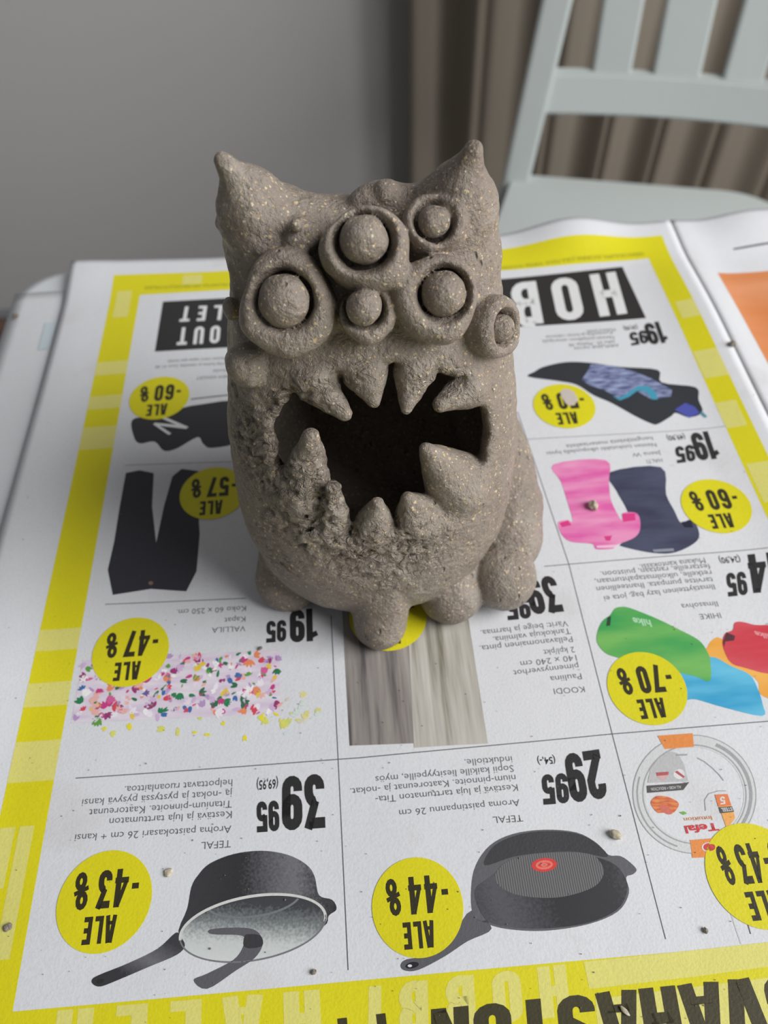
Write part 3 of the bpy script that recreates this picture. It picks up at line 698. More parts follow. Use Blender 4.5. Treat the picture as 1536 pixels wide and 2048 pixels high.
# --- printed frying pan
pan_side = shade('pan_side', lin(64, 64, 68), [(0, lin(52, 52, 56)), (.25, lin(88, 88, 94)), (.5, lin(50, 50, 54)), (.8, lin(56, 56, 60)), (1, lin(90, 90, 96))], 0.2, .052, (1095, 1770))
printed('printed_handle', z7([(495, 428), (430, 512), (340, 582), (268, 598), (248, 618), (262, 636), (310, 634), (400, 588), (480, 535), (565, 490)]), MG, 3, True)
printed('printed_hole', z7(ell(288, 618, 24, 11, -12, 14)), ink('hole_dark', 36, 36, 40), 4)
printed('printed_hole', z7(ell(280, 620, 8, 5, 0, 8)), WHITE, 5)
printed('printed_frying_pan', z7([(494, 350), (510, 270), (560, 200), (640, 160), (750, 145), (860, 154), (930, 190), (972, 232), (1012, 236), (1040, 252), (1070, 282), (1058, 300), (1034, 312), (1044, 365), (1005, 430), (900, 475), (750, 498), (620, 492), (540, 470), (500, 440)]), ink('pan_grey', 96, 96, 101), 3, True)
printed('printed_pan_inside', z7(spline([(505, 360), (560, 310), (620, 262), (720, 235), (840, 225), (975, 255), (1030, 310), (1036, 365), (1000, 425), (900, 470), (750, 490), (620, 484), (540, 455)])), pan_side, 4)
printed('printed_pan_inside', z7(spline([(540, 270), (570, 205), (650, 165), (750, 150), (860, 158), (930, 192), (968, 240), (860, 222), (740, 226), (640, 240)])), ink('pan_dark2', 62, 62, 66), 4)
pan_floor = mat('ink_pan_floor', lin(96, 97, 100), .5, .3); g = N(pan_floor); tc = g.n('ShaderNodeTexCoord')
wv = g.n('ShaderNodeTexWave', i_Scale=520.0, i_Distortion=2.0); g.l(tc.outputs['Object'], wv.inputs['Vector']); g.l(g.ramp(wv.outputs[0], [(0.2, lin(84, 84, 87)), (.8, lin(116, 117, 119))]), g.b.inputs['Base Color'])
printed('printed_pan_floor', z7(spline([(575, 320), (600, 270), (660, 240), (760, 226), (900, 228), (945, 260), (955, 300), (920, 345), (820, 378), (720, 382), (630, 365)])), pan_floor, 5)
printed('printed_red_spot', z7(ell(748, 268, 45, 24, -5, 24)), ink('red', 206, 66, 62), 6)
ellring('printed_spot_mark', z7, 748, 268, 30, 16, -5, 8, ink('red_light', 222, 120, 110), 7)
ellring('printed_spot_mark', z7, 748, 268, 12, 7, -5, 6, ink('red_light', 222, 120, 110), 7)

# --- printed pan set in wrapping
z2c = Z(1240, 1440, .1927)
LG = ink('steel_light', 196, 198, 200)
ellring('printed_pan_rim', z2c, 755, 790, 640, 612, 18, 130, ink('steel_ring', 206, 208, 210), 2)
ellring('printed_pan_rim', z2c, 755, 790, 640, 612, 18, 9, ink('steel_mid', 158, 160, 163), 3)
ellring('printed_pan_rim', z2c, 755, 790, 600, 572, 18, 34, ink('steel_mid', 158, 160, 163), 3, 275, 385)
ellring('printed_pan_rim', z2c, 755, 790, 540, 512, 18, 12, ink('steel_mid', 158, 160, 163), 3)
ellring('printed_pan_rim', z2c, 755, 790, 600, 572, 18, 16, ink('steel_mid', 158, 160, 163), 3, 90, 180)
OR1 = ink('orange_wrap', 226, 142, 76); OR2 = ink('orange_light', 232, 168, 92)
printed('printed_wrap', z2c([(375, 185), (735, 160), (750, 300), (450, 322)]), OR1, 4)
printed('printed_wrap', z2c([(710, 1262), (1100, 1232), (1100, 1430), (735, 1446)]), OR1, 4)
printed('printed_wrap', z2c([(965, 795), (1095, 788), (1175, 1030), (1090, 1152)]), OR2, 4)
printed('printed_wrap', z2c([(965, 795), (1095, 788), (1135, 905), (1000, 918)]), ink('orange_deep', 224, 128, 80), 5)
printed('printed_wrap', z2c([(1003, 925), (1140, 914), (1162, 972), (1022, 987)]), ink('band_dark', 86, 84, 84), 5)
text('printed_lettering', 'STEEL', z2c([(1138, 925)])[0], z2c([(1025, 935)])[0], 7, WHITE, 6, bold=.02)
heavy('printed_lettering', '5', *z2c([(1065, 812), (1015, 818), (1072, 890)]), WHITE, 6)
printed('printed_wrap', z2c([(275, 670), (300, 530), (380, 420), (490, 342), (580, 365), (650, 480), (690, 655)]), ink('silver', 186, 187, 190), 4)
printed('printed_wrap', z2c([(265, 700), (640, 675), (702, 664), (640, 745), (270, 775)]), ink('band_dark', 86, 84, 84), 5)
text('printed_lettering', 'ALL HOBS + INDUCTION', z2c([(612, 700)])[0], z2c([(305, 722)])[0], 6, WHITE, 6)
printed('printed_seal', z2c([(360, 565), (490, 556), (480, 610), (440, 645), (400, 640), (368, 605)]), ink('seal_pink', 206, 170, 172), 5)
printed('printed_seal', z2c([(358, 565), (490, 556), (485, 590), (368, 600)]), ink('seal_red', 178, 92, 96), 6)
printed('printed_seal', z2c(ell(597, 582, 58, 52, 0, 20)), WHITE, 5)
printed('printed_seal', z2c([(550, 560), (575, 545), (655, 605), (640, 622)]), ink('seal_red', 178, 92, 96), 6)
printed('printed_food', z2c(spline([(305, 880), (350, 815), (420, 805), (520, 830), (595, 885), (560, 960), (500, 998), (440, 980), (370, 975)])), tint('food', lin(196, 92, 70), lin(226, 150, 88), 900), 4)
printed('printed_food', z2c(spline([(400, 900), (500, 930), (520, 985), (470, 990), (410, 950)])), ink('food_pink', 206, 112, 100), 5)
printed('printed_leaf', z2c([(600, 975), (650, 965), (680, 988), (640, 1002)]), ink('leaf', 110, 178, 84), 5)
text('printed_lettering', 'Tefal', z2c([(990, 1085)])[0], z2c([(650, 1118)])[0], 15, ink('logo_red', 204, 62, 66), 5, bold=.025)
text('printed_lettering', 'Intuition', z2c([(930, 1012)])[0], z2c([(645, 1032)])[0], 9, ink('logo_orange', 222, 150, 96), 5)
printed('printed_seal', z2c(ell(905, 1335, 75, 50, 0, 20)), WHITE, 5); printed('printed_seal', z2c(ell(908, 1335, 62, 42, 0, 20)), ink('seal_bright', 206, 70, 72), 6)
rule('printed_arc', z2c([(785, 415), (860, 455), (940, 520), (1010, 590), (1055, 650)]), .0003, ink('steel_mid', 158, 160, 163), 3)
rule('printed_arc', z2c([(870, 960), (860, 850), (900, 785), (1000, 755), (1080, 755)]), .0002, ink('steel_mid', 158, 160, 163), 3)
rule('printed_arc', z2c([(565, 385), (680, 382)]), .0004, ink('steel_mid', 158, 160, 163), 5)
rule('printed_arc', [(1448, 1800), (1478, 1890)], .0003, LG, 2); rule('printed_arc', [(1477, 1800), (1497, 1870)], .0003, GREY, 2)
# facing page
oq = [W2(p) for p in ((1431, 556), (1536, 547), (1536, 750))]
bm = bmesh.new(); add_poly(bm, [(oq[0][0] - .0, oq[0][1]), (0.46, oq[0][1]), (0.46, 0.075), (oq[0][0] + .002, 0.075)])
finish('printed_picture', bm, tint('orange_picture', lin(206, 128, 76), lin(216, 146, 104), 30), 2)

# sheets below, showing at the left
under = empty('newspaper', (0, 0, T), 'blank edged newspaper sheet sticking out at left below the sale page', 'newspaper')
uz = lambda x, y: 0.0009 + 0.00015 * math.sin(y * 25)
sheet('page', -0.149, -0.06, -0.30, 1.373 * H, uz, 0.0004, M_paper, under, 0.006)
bm = bmesh.new(); q = [W2(p) for p in ((92, 650), (118, 648), (100, 700), (78, 705))]
add_poly(bm, q)
for v in bm.verts: v.co.z = 0.0009 + 0.0003
me = bpy.data.meshes.new('printed_picture'); bm.to_mesh(me); bm.free(); link('printed_picture', me, ink('pale_blue', 196, 208, 216), under)

# ------------------------------------------------------------------ the clay monster (one blended clay surface, then split into its parts)
def vnoise(p, seed=0):
    """smooth value noise, -1..1"""
    g_ = np.random.default_rng(seed).random((32, 32, 32), dtype=np.float32) * 2 - 1
    i = np.floor(p).astype(np.int64); f = (p - i).astype(np.float32); f = f * f * (3 - 2 * f); i &= 31; j = (i + 1) & 31
    X, Y, Z_ = i.T; X1, Y1, Z1 = j.T; fx, fy, fz = f.T
    a = g_[X, Y, Z_] * (1 - fx) + g_[X1, Y, Z_] * fx; b = g_[X, Y1, Z_] * (1 - fx) + g_[X1, Y1, Z_] * fx
    c = g_[X, Y, Z1] * (1 - fx) + g_[X1, Y, Z1] * fx; d = g_[X, Y1, Z1] * (1 - fx) + g_[X1, Y1, Z1] * fx
    return (a * (1 - fy) + b * fy) * (1 - fz) + (c * (1 - fy) + d * fy) * fz
def smin(a, b, k):
    h = np.clip(0.5 + 0.5 * (b - a) / k, 0, 1); return b + (a - b) * h - k * h * (1 - h)
def smax(a, b, k): return -smin(-a, -b, k)
def seg_t(p, a, b):
    ab = b - a; return np.clip(((p - a) @ ab) / (ab @ ab), 0, 1)
def cone(p, a, b, r0, r1):
    ba = b - a; l2 = ba @ ba; rr = r0 - r1; a2 = l2 - rr * rr; il = 1 / l2
    if a2 <= 0:
        t = seg_t(p, a, b); return np.linalg.norm(p - (a + t[:, None] * ba), axis=1) - (r0 + (r1 - r0) * t)
    pa = p - a; y = pa @ ba; z = y - l2; w = pa * l2 - y[:, None] * ba; x2 = (w ** 2).sum(1); y2 = y * y * l2; z2 = z * z * l2
    k = np.sign(rr) * rr * rr * x2
    return np.where(np.sign(z) * a2 * z2 > k, np.sqrt(x2 + z2) * il - r1, np.where(np.sign(y) * a2 * y2 < k, np.sqrt(x2 + y2) * il - r0, (np.sqrt(x2 * a2 * il) + y * rr) * il - r0))
A3 = lambda *v: np.array(v, float)

# body profile: height, half width, front, back, centre x
PROF = np.array([
    (0.010, .070, .600, .780, .008), (0.026, .122, .553, .820, .009), (0.052, .154, .530, .850, .010), (0.090, .175, .518, .872, .012), (0.140, .187, .516, .886, .015),
    (0.220, .189, .530, .888, .018), (0.300, .181, .564, .876, .019), (0.370, .169, .606, .862, .020), (0.430, .157, .642, .845, .020),
    (0.470, .145, .668, .830, .019), (0.500, .130, .692, .812, .018), (0.520, .104, .716, .790, .017), (0.530, .05, .738, .765, .016)])
def prof(z):
    return [np.interp(z, PROF[:, 0], PROF[:, i]) for i in range(1, 5)]
def smooth_prof():
    global PROF
    zz = np.linspace(PROF[0, 0], PROF[-1, 0], 140); q = np.stack([zz] + [np.interp(zz, PROF[:, 0], PROF[:, i]) for i in range(1, 5)], 1)
    k = np.hanning(15); k /= k.sum()
    for i in range(1, 5):
        e = np.concatenate([2 * q[0, i] - q[7:0:-1, i], q[:, i], 2 * q[-1, i] - q[-2:-9:-1, i]]); q[:, i] = np.convolve(e, k, 'valid')
    PROF = q
smooth_prof()
def body_outer(p):
    z = p[:, 2]; a, yf, yb, xc = prof(z); yc = (yf + yb) / 2; b = (yb - yf) / 2
    x, y = np.abs(p[:, 0] - xc), np.abs(p[:, 1] - yc)
    n_ = 2.3
    r = ((x / a) ** n_ + (y / b) ** n_) ** (1 / n_)
    d = (r - 1) * np.minimum(a, b)
    da = np.clip(np.interp(z, PROF[:, 0], np.gradient(PROF[:, 1], PROF[:, 0])), -3, 3); d = d / np.sqrt(1 + da * da)
    return smax(smax(d, z - 0.532, .02), 0.014 - z, .02)
def hit(px, py, lift=0.0):
    """where the sight line meets the outer surface of the body, and the surface normal there"""
    d = pray(px, py); d = d / np.linalg.norm(d); o = A3(0, 0, 1.0)
    t = np.linspace(.45, 1.5, 1400); P_ = o + t[:, None] * d; v = body_outer(P_) - lift
    i = int(np.argmax(v < 0))
    if v[i] >= 0: i = int(np.argmin(v))
    p = P_[i]; e = .004
    n_ = A3(*[(body_outer((p + e * k)[None])[0] - body_outer((p - e * k)[None])[0]) for k in np.eye(3)]); return p, n_ / np.linalg.norm(n_)
UPF = lambda r_px, p: r_px * float((p - A3(0, 0, 1.0)) @ FW) / F     # pixel radius -> size at p

# mouth opening: outline read on the face, cut straight through along the face's own direction
MN = A3(0, -math.cos(R(32)), math.sin(R(32))); MU = A3(0, math.sin(R(32)), math.cos(R(32)))
MOUTH = [(553, 905), (549, 868), (565, 826), (590, 800), (640, 775), (680, 765), (728, 752), (790, 738), (850, 750), (893, 766), (920, 772), (955, 800), (968, 840), (975, 880), (968, 925), (950, 975), (925, 1012), (893, 1040), (845, 1062), (797, 1072), (740, 1076), (690, 1076), (648, 1055), (612, 1015), (570, 962), (556, 935)]
MP = []
for q in MOUTH:
    p, _ = hit(*q); MP.append((p[0], p @ MU))
MP = np.array(MP)
def poly_sd(P_, V):
    d = np.full(len(P_), 1e9); s = np.ones(len(P_)); n_ = len(V)
    for i in range(n_):
        a, b = V[i], V[i - 1]; e = b - a; w = P_ - a
        t = np.clip((w @ e) / (e @ e), 0, 1); q = w - t[:, None] * e; d = np.minimum(d, (q ** 2).sum(1))
        c1 = P_[:, 1] >= a[1]; c2 = P_[:, 1] < b[1]; c3 = e[0] * w[:, 1] > e[1] * w[:, 0]
        fl_ = (c1 & c2 & c3) | (~c1 & ~c2 & ~c3); s = np.where(fl_, -s, s)
    return s * np.sqrt(d)
YMID = 0.71

# teeth: base on the lip, tip, base radius px, tip radius px, depth of the tip below the outer surface
TEETH = [((620, 778), (689, 843), 48, 14, .000), ((730, 762), (749, 817), 47, 12, -.002), ((836, 762), (814, 832), 43, 11, .000), ((952, 794), (886, 825), 42, 16, .003),
         ((588, 1010), (618, 888), 60, 18, .012), ((664, 1062), (664, 992), 33, 14, .010), ((750, 1076), (756, 1022), 42, 12, .010), ((845, 1064), (815, 1012), 50, 13, .008), ((944, 998), (854, 912), 68, 13, .010)]
EXTRA = {8: [((965, 960), 44)], 0: [((600, 790), 34)], 4: [((572, 985), 44)]}
prims = []          # (label, bounding centre, bounding radius, sdf, blend)
for i, (b_, t_, rb, rt, lift) in enumerate(TEETH):
    pb, nb = hit(*b_); pt, nt = hit(*t_, lift); Rb, Rt = UPF(rb, pb), UPF(rt, pt)
    pb = pb - nb * Rb * .72; pt = pt - nt * Rt
    def f(p, pb=pb, pt=pt, Rb=Rb, Rt=Rt, nb=nb):
        return cone(p, pb, pt, Rb, Rt)
    prims.append(('tooth', i, (pb + pt) / 2, np.linalg.norm(pb - pt) / 2 + Rb, f, .006))
# ears
def ear(i, tip, base, mid, r):
    tp = ony(*tip, .735); tp = tp.copy(); bs = ony(*base, .750); md = ony(*mid, .742)
    f = lambda p: smin(cone(p, tp, md, r[0], r[1]), cone(p, md, bs, r[1], r[2]), .02)
    prims.append(('ear', i, (tp + bs) / 2, np.linalg.norm(tp - bs) / 2 + r[2], f, .045))
ear(0, (449, 338), (563, 494), (503, 408), (.0080, .023, .042))
ear(1, (946, 320), (888, 490), (917, 394), (.0100, .024, .044))
# feet
G = lambda px, py: onz(px, py, 0.0)
ft = [(A3(.014, .560, .110), A3(.0085, .528, .022), .047, .036), (A3(-.085, .68, .10), A3(-.120, .608, .030), .060, .046), (A3(.085, .66, .10), A3(.112, .568, .034), .060, .048)]
for i, (a, b, r0, r1) in enumerate(ft):
    prims.append(('foot', i, (a + b) / 2, np.linalg.norm(a - b) / 2 + r0, (lambda p, a=a, b=b, r0=r0, r1=r1: cone(p, a, b, r0, r1)), .004))
# tail: thick coil coming round from behind on the right, its knob resting on the paper
tl = [(A3(.150, .86, .17), .043), (A3(.180, .81, .150), .046), (A3(.199, .74, .115), .049), (A3(.207, .68, .078), .051), (A3(.204, .635, .054), .050)]
def tailf(p):
    d = None
    for (a, r0), (b, r1) in zip(tl[:-1], tl[1:]):
        c = cone(p, a, b, r0, r1); d = c if d is None else smin(d, c, .006)
    return d
prims.append(('tail', 0, A3(.19, .75, .10), .24, tailf, .008))
kn = A3(.187, .575, .046)
prims.append(('tail', 0, kn, .06, lambda p: np.linalg.norm((p - kn) / A3(1.0, 1.0, 1.0), axis=1) - .0475, .004))

# eyes: ring centre, radii px, ball centre, ball radii px, thickness, socket gap px, lift of ball
EYES = [((580, 624), 92, 104, (572, 615), 52, .024, 2, .022), ((733, 520), 87, 78, (728, 497), 48, .034, 6, .018), ((866, 612), 84, 84, (886, 602), 44, .028, 4, .016),
        ((736, 646), 57, 52, (728, 628), 36, .024, 1, .022), ((866, 470), 63, 56, (866, 461), 32, .026, 4, .013), ((606, 495), 40, 37, (602, 482), 15, .022, -3, .022),
        ((768, 412), 56, 30, (775, 405), 28, .016, -2, .012), ((984, 668), 42, 60, (999, 668), 27, .020, 5, .012), ((498, 742), 42, 44, (476, 730), 31, .016, -2, .015), ((474, 630), 18, 20, (469, 630), 22, .004, -4, .010)]
balls = []
for i, (rc, rx, ry, bc, br, th, gap, bl) in enumerate(EYES):
    c, n_ = hit(*rc); view = A3(0, 0, 1.0) - c; view /= np.linalg.norm(view)
    if i in (0, 1, 2, 3, 4): n_ = n_ * .6 + view * .4
    if i == 6: n_ = A3(0, -.35, .94)
    n_ /= np.linalg.norm(n_)
    ux = np.cross(A3(0, 0, 1), n_); ux = RT - n_ * (RT @ n_); ux /= np.linalg.norm(ux); uy = np.cross(n_, ux)
    sx, sy = UPF(rx, c), UPF(ry, c)
    # foreshortening of the disc as seen
    fy = max(.55, abs(view @ n_)); sx = sy if i in (7, 8, 9) else sx
    cc = c + view * (th * (.55 if i < 5 else .25) / max(.5, view @ n_))
    d = pray(*bc); d = d / np.linalg.norm(d); tt = ((cc + n_ * (th * .55) - A3(0, 0, 1)) @ n_) / (d @ n_); bp_ = A3(0, 0, 1) + d * tt
    rb = UPF(br, bp_); rs = UPF(br + gap, bp_)
    if i in (7, 8, 9): bp_ = cc + n_ * th * .5
    bcen = bp_ + n_ * (bl - rb * (.72 if i < 8 else .5))
    def ringf(p, cc=cc, n_=n_, ux=ux, uy=uy, sx=sx, sy=sy, th=th, bp_=bp_, rs=rs, gap=gap, i=i):
        q = p - cc; x, y, z = q @ ux, q @ uy, q @ n_
        rr = np.sqrt((x / sx) ** 2 + (y / sy) ** 2); m_ = min(sx, sy)
        ang = np.arctan2(y, x); rr = rr * (1 + .05 * np.sin(3 * ang + i) + .02 * np.sin(5 * ang + 2 * i))
        rad = (rr - 1) * m_
        ro = th * .62
        dx, dz = rad + ro, np.abs(z) - (th - ro)
        d_ = np.minimum(np.maximum(dx, dz), 0) + np.sqrt(np.maximum(dx, 0) ** 2 + np.maximum(dz, 0) ** 2) - ro
        if gap > 0:
            w = p - bp_; wz = w @ n_; wr = np.sqrt(np.maximum((w ** 2).sum(1) - wz ** 2, 0))
            d_ = smax(d_, -np.maximum(wr - rs - np.maximum(wz + th * .2, 0) * .36, -(wz + th * .70)), .006)
        return d_
    prims.append(('eye_ring', i, cc, max(sx, sy) * 1.1 + th, ringf, .003 if i != 6 else .01))
    e_ = A3(1, 1, 1)
    flat = .80 if i in (0,) else .62 if i in (8, 9) else 1.0
    def ballf(p, bcen=bcen, rb=rb, n_=n_, flat=flat):
        q = p - bcen; z = q @ n_; r2 = np.maximum((q ** 2).sum(1) - z ** 2, 0)
        return (np.sqrt(r2 + (z / flat) ** 2) - rb)
    balls.append(('eyeball', i, bcen, rb, ballf, .0012))
prims += balls

ROUGH = [(hit(q, r_)[0], k) for q, r_, k in ((535, 800, .8), (500, 870, .8), (530, 950, .9), (600, 800, .7), (650, 1020, .9), (600, 970, .8), (630, 1070, .9), (720, 1110, 1), (820, 1105, .8), (680, 745, .45), (570, 1050, .6), (890, 745, .4), (560, 1130, .35), (760, 1150, .5))]
def rough_at(q):
    rg = np.zeros(len(q))
    for c, k in ROUGH: rg = np.maximum(rg, k * np.exp(-((q - c) ** 2).sum(1) / .042 ** 2))
    for nm, i, c, r, f, bl in prims:
        if nm == 'eye_ring': rg = rg * np.clip((np.linalg.norm(q - c, axis=1) - r * .75) / (r * .35), 0, 1)
    return rg
def sdf(p, labels=False):
    out = body_outer(p)
    # hollow inside, thick wall
    sh = smax(out, -(out + 0.034), .004)
    m2 = np.stack([p[:, 0], p @ MU], 1)
    near = (p[:, 1] < YMID) & (p[:, 2] > .10) & (p[:, 2] < .50) & (np.abs(out + .017) < .06)
    D = sh
    if near.any():
        ms = poly_sd(m2[near], MP); c = smax(D[near], -ms, .014); D[near] = c
    lab = np.zeros(len(p), np.int32)
    best = np.abs(D) * 0 + D + .001
    for k, (nm, i, c, r, f, bl) in enumerate(prims):
        s = ((p - c) ** 2).sum(1) < (r + bl + .03) ** 2
        if not s.any(): continue
        ps = p[s]; d = f(ps)
        if nm == 'eye_ring':
            # the socket also bites into what lies behind the ring
            pass
        if nm in ('ear',):
            d = smax(d, -(body_outer(ps) + .03), .01)
        if nm == 'foot': d = smax(d, -(body_outer(ps) + .03), .006)
        D[s] = smin(D[s], d, bl)
        if labels:
            bs = best[s]; up_ = d < bs; ls = lab[s]; ls[up_] = k + 1; lab[s] = ls; best[s] = np.minimum(bs, d)
    # hand-worked surface
    nb = np.abs(D) < .02
    q = p[nb]
    am = np.full(len(q), .0011)
    rg = rough_at(q)
    n1 = vnoise(q * 28, 1); n2 = vnoise(q * 75, 2); n3 = vnoise(q * A3(150, 150, 210), 3)
    torn = np.abs(vnoise(q * A3(95, 95, 150) + n1[:, None] * 1.5, 4)); torn = np.maximum(torn - .30, 0)
    D[nb] += am * (1.3 * n1 + .9 * n2) + .0005 * n3 + rg * (.0016 * n2 + .0026 * n3 + .013 * torn)
    D = smax(D, .0006 - p[:, 2], .002)
    return (D, lab) if labels else D

def build_monster():
    vs = 0.0022
    lo = A3(-.235, .455, -.006); hi = A3(.300, .965, .665)
    nb_ = 8; nblk = np.ceil((hi - lo) / (vs * nb_)).astype(int); dims = nblk * nb_ + 1
    g3 = np.stack(np.meshgrid(*[np.arange(n) for n in nblk], indexing='ij'), -1).reshape(-1, 3)
    ctr = lo + (g3 + .5) * nb_ * vs
    dc = sdf(ctr); keep = np.abs(dc) < vs * nb_ * 1.45
    # blocks beyond the kept ones take the sign of their centre
    D = np.repeat(np.repeat(np.repeat(np.where(dc < 0, -1, 1).reshape(nblk).astype(np.float32), nb_, 0), nb_, 1), nb_, 2)
    D = np.pad(D, ((0, 1),) * 3, mode='edge')
    mark = np.zeros(dims, bool)
    for b in g3[keep]:
        x, y, z = b * nb_; mark[x:x + nb_ + 1, y:y + nb_ + 1, z:z + nb_ + 1] = True
    idx = np.argwhere(mark)
    for c in range(0, len(idx), 400000):
        s = idx[c:c + 400000]; D[s[:, 0], s[:, 1], s[:, 2]] = sdf(lo + s * vs)
    # surface nets
    S = D < 0
    cnt = np.zeros(np.array(dims) - 1, np.uint8)
    sl = lambda o, n_: slice(o, n_ - 1 + o)
    for dx in (0, 1):
        for dy in (0, 1):
            for dz in (0, 1): cnt += S[sl(dx, dims[0]), sl(dy, dims[1]), sl(dz, dims[2])]
    cells = np.argwhere((cnt > 0) & (cnt < 8)); vid = np.full(cnt.shape, -1, np.int32); vid[tuple(cells.T)] = np.arange(len(cells))
    acc = np.zeros((len(cells), 3)); w = np.zeros(len(cells))
    for ax in range(3):
        o1, o2 = [a for a in range(3) if a != ax]
        for u in (0, 1):
            for v in (0, 1):
                a = cells.copy(); a[:, o1] += u; a[:, o2] += v; b = a.copy(); b[:, ax] += 1
                da, db = D[tuple(a.T)], D[tuple(b.T)]; cr = (da < 0) != (db < 0)
                t = np.where(cr, da / np.where(cr, da - db, 1), 0)
                pos = a.astype(float); pos[:, ax] += t; acc[cr] += pos[cr]; w += cr
    V = lo + acc / w[:, None] * vs
    quads = []
    for ax in range(3):
        o1, o2 = (ax + 1) % 3, (ax + 2) % 3
        s0 = [slice(1, -1)] * 3; s0[ax] = slice(0, -1); s1 = list(s0); s1[ax] = slice(1, None)
        a = S[tuple(s0)]; b = S[tuple(s1)]; e = np.argwhere(a != b); sg = a[tuple(e.T)]
        off = np.ones(3, int); off[ax] = 0; e = e + off
        c = []
        for u, v in ((-1, -1), (0, -1), (0, 0), (-1, 0)):
            q = e.copy(); q[:, o1] += u; q[:, o2] += v; c.append(vid[tuple(q.T)])
        q = np.stack(c, 1); q[~sg] = q[~sg][:, ::-1]; quads.append(q)
    Q = np.concatenate(quads); Q = Q[(Q >= 0).all(1)]
    # one relaxation pass keeps the grain of the grid from showing
    for _ in range(1):
        s = np.zeros_like(V); n_ = np.zeros(len(V))
        for k in range(4):
            np.add.at(s, Q[:, k], V[Q[:, (k + 1) % 4]]); np.add.at(n_, Q[:, k], 1)
            np.add.at(s, Q[:, k], V[Q[:, (k - 1) % 4]]); np.add.at(n_, Q[:, k], 1)
        V = V * .5 + .5 * s / np.maximum(n_, 1)[:, None]
    lab = np.zeros(len(V), np.int32)
    for c in range(0, len(V), 300000): lab[c:c + 300000] = sdf(V[c:c + 300000], True)[1]
    fn = np.cross(V[Q[:, 2]] - V[Q[:, 0]], V[Q[:, 3]] - V[Q[:, 1]]); nr = np.zeros_like(V)
    for k in range(4): np.add.at(nr, Q[:, k], fn)
    nr /= np.maximum(np.linalg.norm(nr, axis=1), 1e-12)[:, None]
    return V, Q, lab, nr

def clay_material():
    mt = mat('damp_clay', lin(128, 114, 100), 0.5, 0.6); g = N(mt); tc = g.n('ShaderNodeTexCoord'); O = tc.outputs['Object']
    at = g.n('ShaderNodeAttribute', attribute_name='worked'); wk = at.outputs['Fac']
    big = g.n('ShaderNodeTexNoise', i_Scale=38.0, i_Detail=6.0, i_Roughness=.6); g.l(O, big.inputs['Vector'])
    fine = g.n('ShaderNodeTexNoise', i_Scale=700.0, i_Detail=5.0, i_Roughness=.65); g.l(O, fine.inputs['Vector'])
    flake = g.n('ShaderNodeTexNoise', i_Scale=330.0, i_Detail=4.0, i_Roughness=.6, i_Distortion=1.2); g.l(O, flake.inputs['Vector'])
    base = g.ramp(big.outputs[0], [(0.3, lin(128, 117, 107)), (0.55, lin(143, 133, 123)), (0.72, lin(159, 151, 142))])
    base = g.mix(g.math('MULTIPLY', g.math('SUBTRACT', fine.outputs[0], .5, True), 2.2, True), base, lin(92, 78, 66))
    hts = []; col = base
    for sc, thr, prob, c in ((620.0, .19, .55, lin(204, 180, 142)), (950.0, .20, .52, lin(214, 198, 168)), (1300.0, .22, .55, lin(190, 162, 124))):
        vo = g.n('ShaderNodeTexVoronoi', i_Scale=sc); vo.inputs['Randomness'].default_value = 1.0
        dn = g.n('ShaderNodeTexNoise', i_Scale=sc * 2.2, i_Detail=1.0); g.l(O, dn.inputs['Vector'])
        wp = g.n('ShaderNodeVectorMath', operation='MULTIPLY_ADD'); g.l(dn.outputs['Color'], wp.inputs[0]); wp.inputs[1].default_value = (.5 / sc,) * 3; g.l(O, wp.inputs[2])
        g.l(wp.outputs[0], vo.inputs['Vector'])
        sx = g.n('ShaderNodeSeparateColor'); g.l(vo.outputs['Color'], sx.inputs[0])
        on = g.math('GREATER_THAN', g.math('ADD', sx.outputs[0], g.math('MULTIPLY', big.outputs[0], .5)), prob + .20)
        inn = g.math('LESS_THAN', vo.outputs['Distance'], g.math('MULTIPLY', sx.outputs[1], thr * 1.6))
        m_ = g.math('MULTIPLY', on, inn)
        col = g.mix(g.math('MULTIPLY', m_, .85), col, c); hts.append(g.math('MULTIPLY', m_, .00020))
    pit = g.n('ShaderNodeTexVoronoi', i_Scale=300.0); mp = g.n('ShaderNodeMapping'); mp.inputs['Scale'].default_value = (1, 1, .5); g.l(O, mp.inputs[0]); g.l(mp.outputs[0], pit.inputs['Vector'])
    sp = g.n('ShaderNodeSeparateColor'); g.l(pit.outputs['Color'], sp.inputs[0])
    pm = g.math('MULTIPLY', g.math('GREATER_THAN', sp.outputs[1], .75), g.math('SUBTRACT', .20, pit.outputs['Distance'], True))
    g.l(col, g.b.inputs['Base Color'])
    h = g.math('ADD', g.math('MULTIPLY', big.outputs[0], .0012), g.math('MULTIPLY', fine.outputs[0], .0009))
    fl = g.math('SUBTRACT', flake.outputs[0], .48, True)
    h = g.math('ADD', h, g.math('MULTIPLY', fl, g.math('ADD', g.math('MULTIPLY', wk, .0085), .0007)))
    for x in hts: h = g.math('ADD', h, x)
    h = g.math('SUBTRACT', h, g.math('MULTIPLY', pm, .006))
    bp = g.n('ShaderNodeBump', i_Strength=1.0, i_Distance=1.0); g.l(h, bp.inputs['Height']); g.l(bp.outputs[0], g.b.inputs['Normal'])
    g.l(g.ramp(big.outputs[0], [(.35, (.50,) * 3), (.65, (.32,) * 3)]), g.b.inputs['Roughness'])
    return mt

